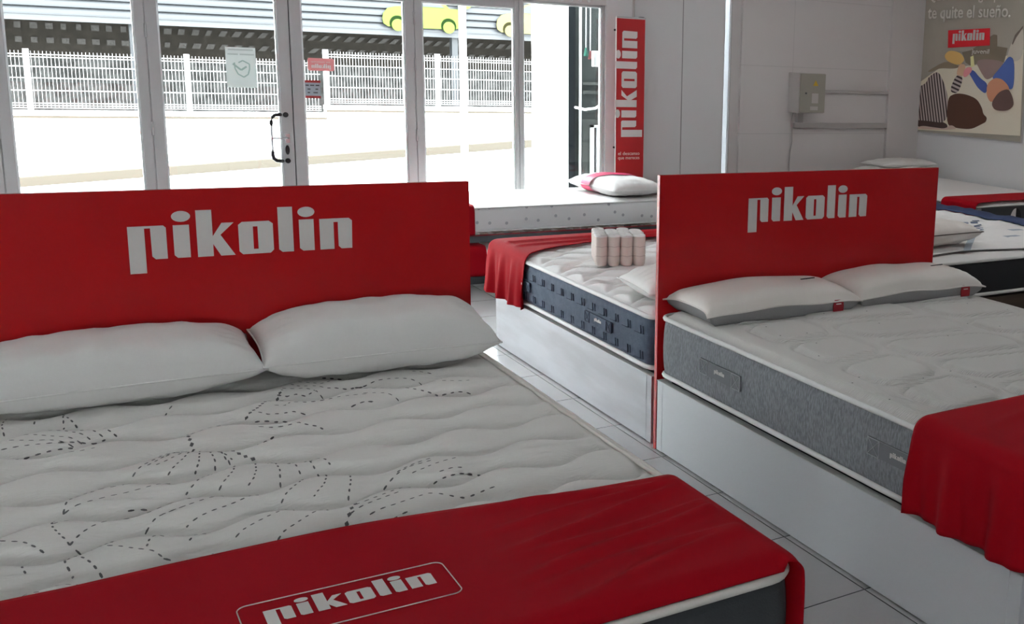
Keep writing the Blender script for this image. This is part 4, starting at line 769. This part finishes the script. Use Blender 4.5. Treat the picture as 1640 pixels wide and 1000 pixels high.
# ---------------------------------------------------------------- far right beds
base('brown wood bed base at the right edge, under the black sided mattress',4.10,5.74,4.34,6.20,.300,brown_wood,edge=brown_wood)
m6=mattress('black sided mattress under a white and blue quilt, behind the right headboard',4.12,5.72,4.355,6.20,.312,.555,quilt_white,black_fab,piping_w,lambda x,y:0,step=.04,r=.06,pr=.011)
# quilt on it: crumpled, navy border on the right
def qz(x,y): 
    e=sm(min(x-4.13,5.72-x)/.1)*sm((y-4.40)/.12)
    return .563+.016*e*(.6+noise.noise(Vector((x*3,y*7,1)))) +.008*e*abs(noise.noise(Vector((x*6,y*16,4))))
r=root('quilt',(4.95,5.3,.56),'crumpled white quilt with blue print spread on the black sided mattress','quilt')
b=MB(); b.grid(100,110,lambda u,v:(4.16+1.42*u,4.42+.05*math.sin(u*7)+(6.16-4.42)*v,qz(4.16+1.42*u,4.42+1.74*v)+.004))
o=b.build('quilt_top',quilt_white,r,normals=False); o.modifiers.new('t','SOLIDIFY').thickness=-.006
b=MB(); b.grid(8,60,lambda u,v:(5.56+.16*u,4.42+1.76*v,qz(5.58,4.42+1.74*v)+.010+.035*math.sin(math.pi*(.1+.8*u))))
o=b.build('navy_border',navy_pl,r,normals=False); o.modifiers.new('t','SOLIDIFY').thickness=.006
b=MB(); rnd=random.Random(5)
for (x0,y0,x1,y1,w0) in [(5.254,5.266,4.985,4.945,.05),(5.44,5.356,5.05,4.92,.07)]:
    for k in range(5):
        a=k/5+.02; c=a+.15; X0,Y0=x0+(x1-x0)*a,y0+(y1-y0)*a; X1,Y1=x0+(x1-x0)*c,y0+(y1-y0)*c; s_=(-1)**k*.012
        b.bm.faces.new([b.bm.verts.new((px,py,qz(px,py)+.014)) for px,py in ((X0-w0/2+s_,Y0),(X1-w0/2+s_,Y1),(X1+w0/2+s_,Y1),(X0+w0/2+s_,Y0))])
b.build('blue_print',blueprint,r,normals=False)
fx=lambda v:4.46+.54*v
b=MB(); b.grid(3,60,lambda u,v:(fx(v)-.03+.06*u,4.43+.48*v,qz(fx(v)-.03+.06*u,4.43+.48*v)+.014)); b.build('pale_blue_stripe',bluegrey,r,normals=False)
b=MB()
for (x,y) in [(5.30,4.86),(5.05,4.66)]: b.bm.faces.new([b.bm.verts.new((x+dx,y+dy,qz(x+dx,y+dy)+.012)) for dx,dy in ((0,0),(.12,0),(.12,.05),(0,.05))])
b.build('grey_print',bluegrey,r,normals=False)
pillow('cream pillow with brown piping on the quilt, right of the right headboard',(4.30,4.66,.585),.66,.40,.15,rz=.06,tilt=-.03,m=satin,seed=8,piping=brown_p,low=.55)
# bed along the right wall
m5=mattress('white topped mattress with dark grey foot, along the right wall under the poster',6.20,7.45,6.10,8.12,.305,.570,quilt_white,grey_mel,piping_w,lambda x,y:.003*noise.noise(Vector((x*8,y*8,0))),step=.03,r=.06,pr=.006)
MB().box(6.26,7.40,6.082,6.088,.33,.535).build('foot_panel',dark_fab,m5)
f5=lambda u,v,d:(u,6.080-d,v)
b=MB().prism([(6.655+.065*math.cos(t),.415+.105*math.sin(t)) for t in [math.pi/2+math.pi/2*k/8 for k in range(9)]]+[(6.655,.415)],f5,0,.002); b.build('logo_half',letter,m5)
b=MB().prism([(6.660+.065*math.cos(t),.415+.105*math.sin(t)) for t in [math.pi/2*k/8 for k in range(9)]]+[(6.660,.415)],f5,0,.002); b.build('logo_half',black_fab,m5)
base('grey bed base along the right wall, below the poster',6.19,7.46,6.09,8.12,.298,dark_fab,edge=dark_fab)
runner('red runner over the foot of the mattress along the right wall',6.20,7.45,6.075,6.48,.576,.33,.34,seed=3,fold=.012,nx=80,near=lambda x:.03*sm((x-6.2)/.3))
pillow('white pillow lying at the head of the mattress along the right wall, lower of two',(6.90,7.92,.572),.86,.40,.12,seed=11)
pillow('white pillow on top of the other one at the head end below the poster',(6.98,7.95,.668),.72,.34,.085,rz=.03,seed=12)
# ---------------------------------------------------------------- ceiling fill panels, added out of view to brighten the interior
for k,(x,y) in enumerate([(6.6,3.2),(6.6,4.8),(6.6,6.4),(5.0,6.6),(5.2,5.0),(5.2,3.4)]):
    r=root('fill_panel',(x,y,3.05),'square ceiling fill panel, added out of view','added fill light','added ceiling fill panels out of view')
    MB().box(x-.31,x+.31,y-.31,y+.31,3.06,3.10).build('frame',alu_w,r); MB().box(x-.29,x+.29,y-.29,y+.29,3.052,3.058).build('diffuser',fill_m,r)
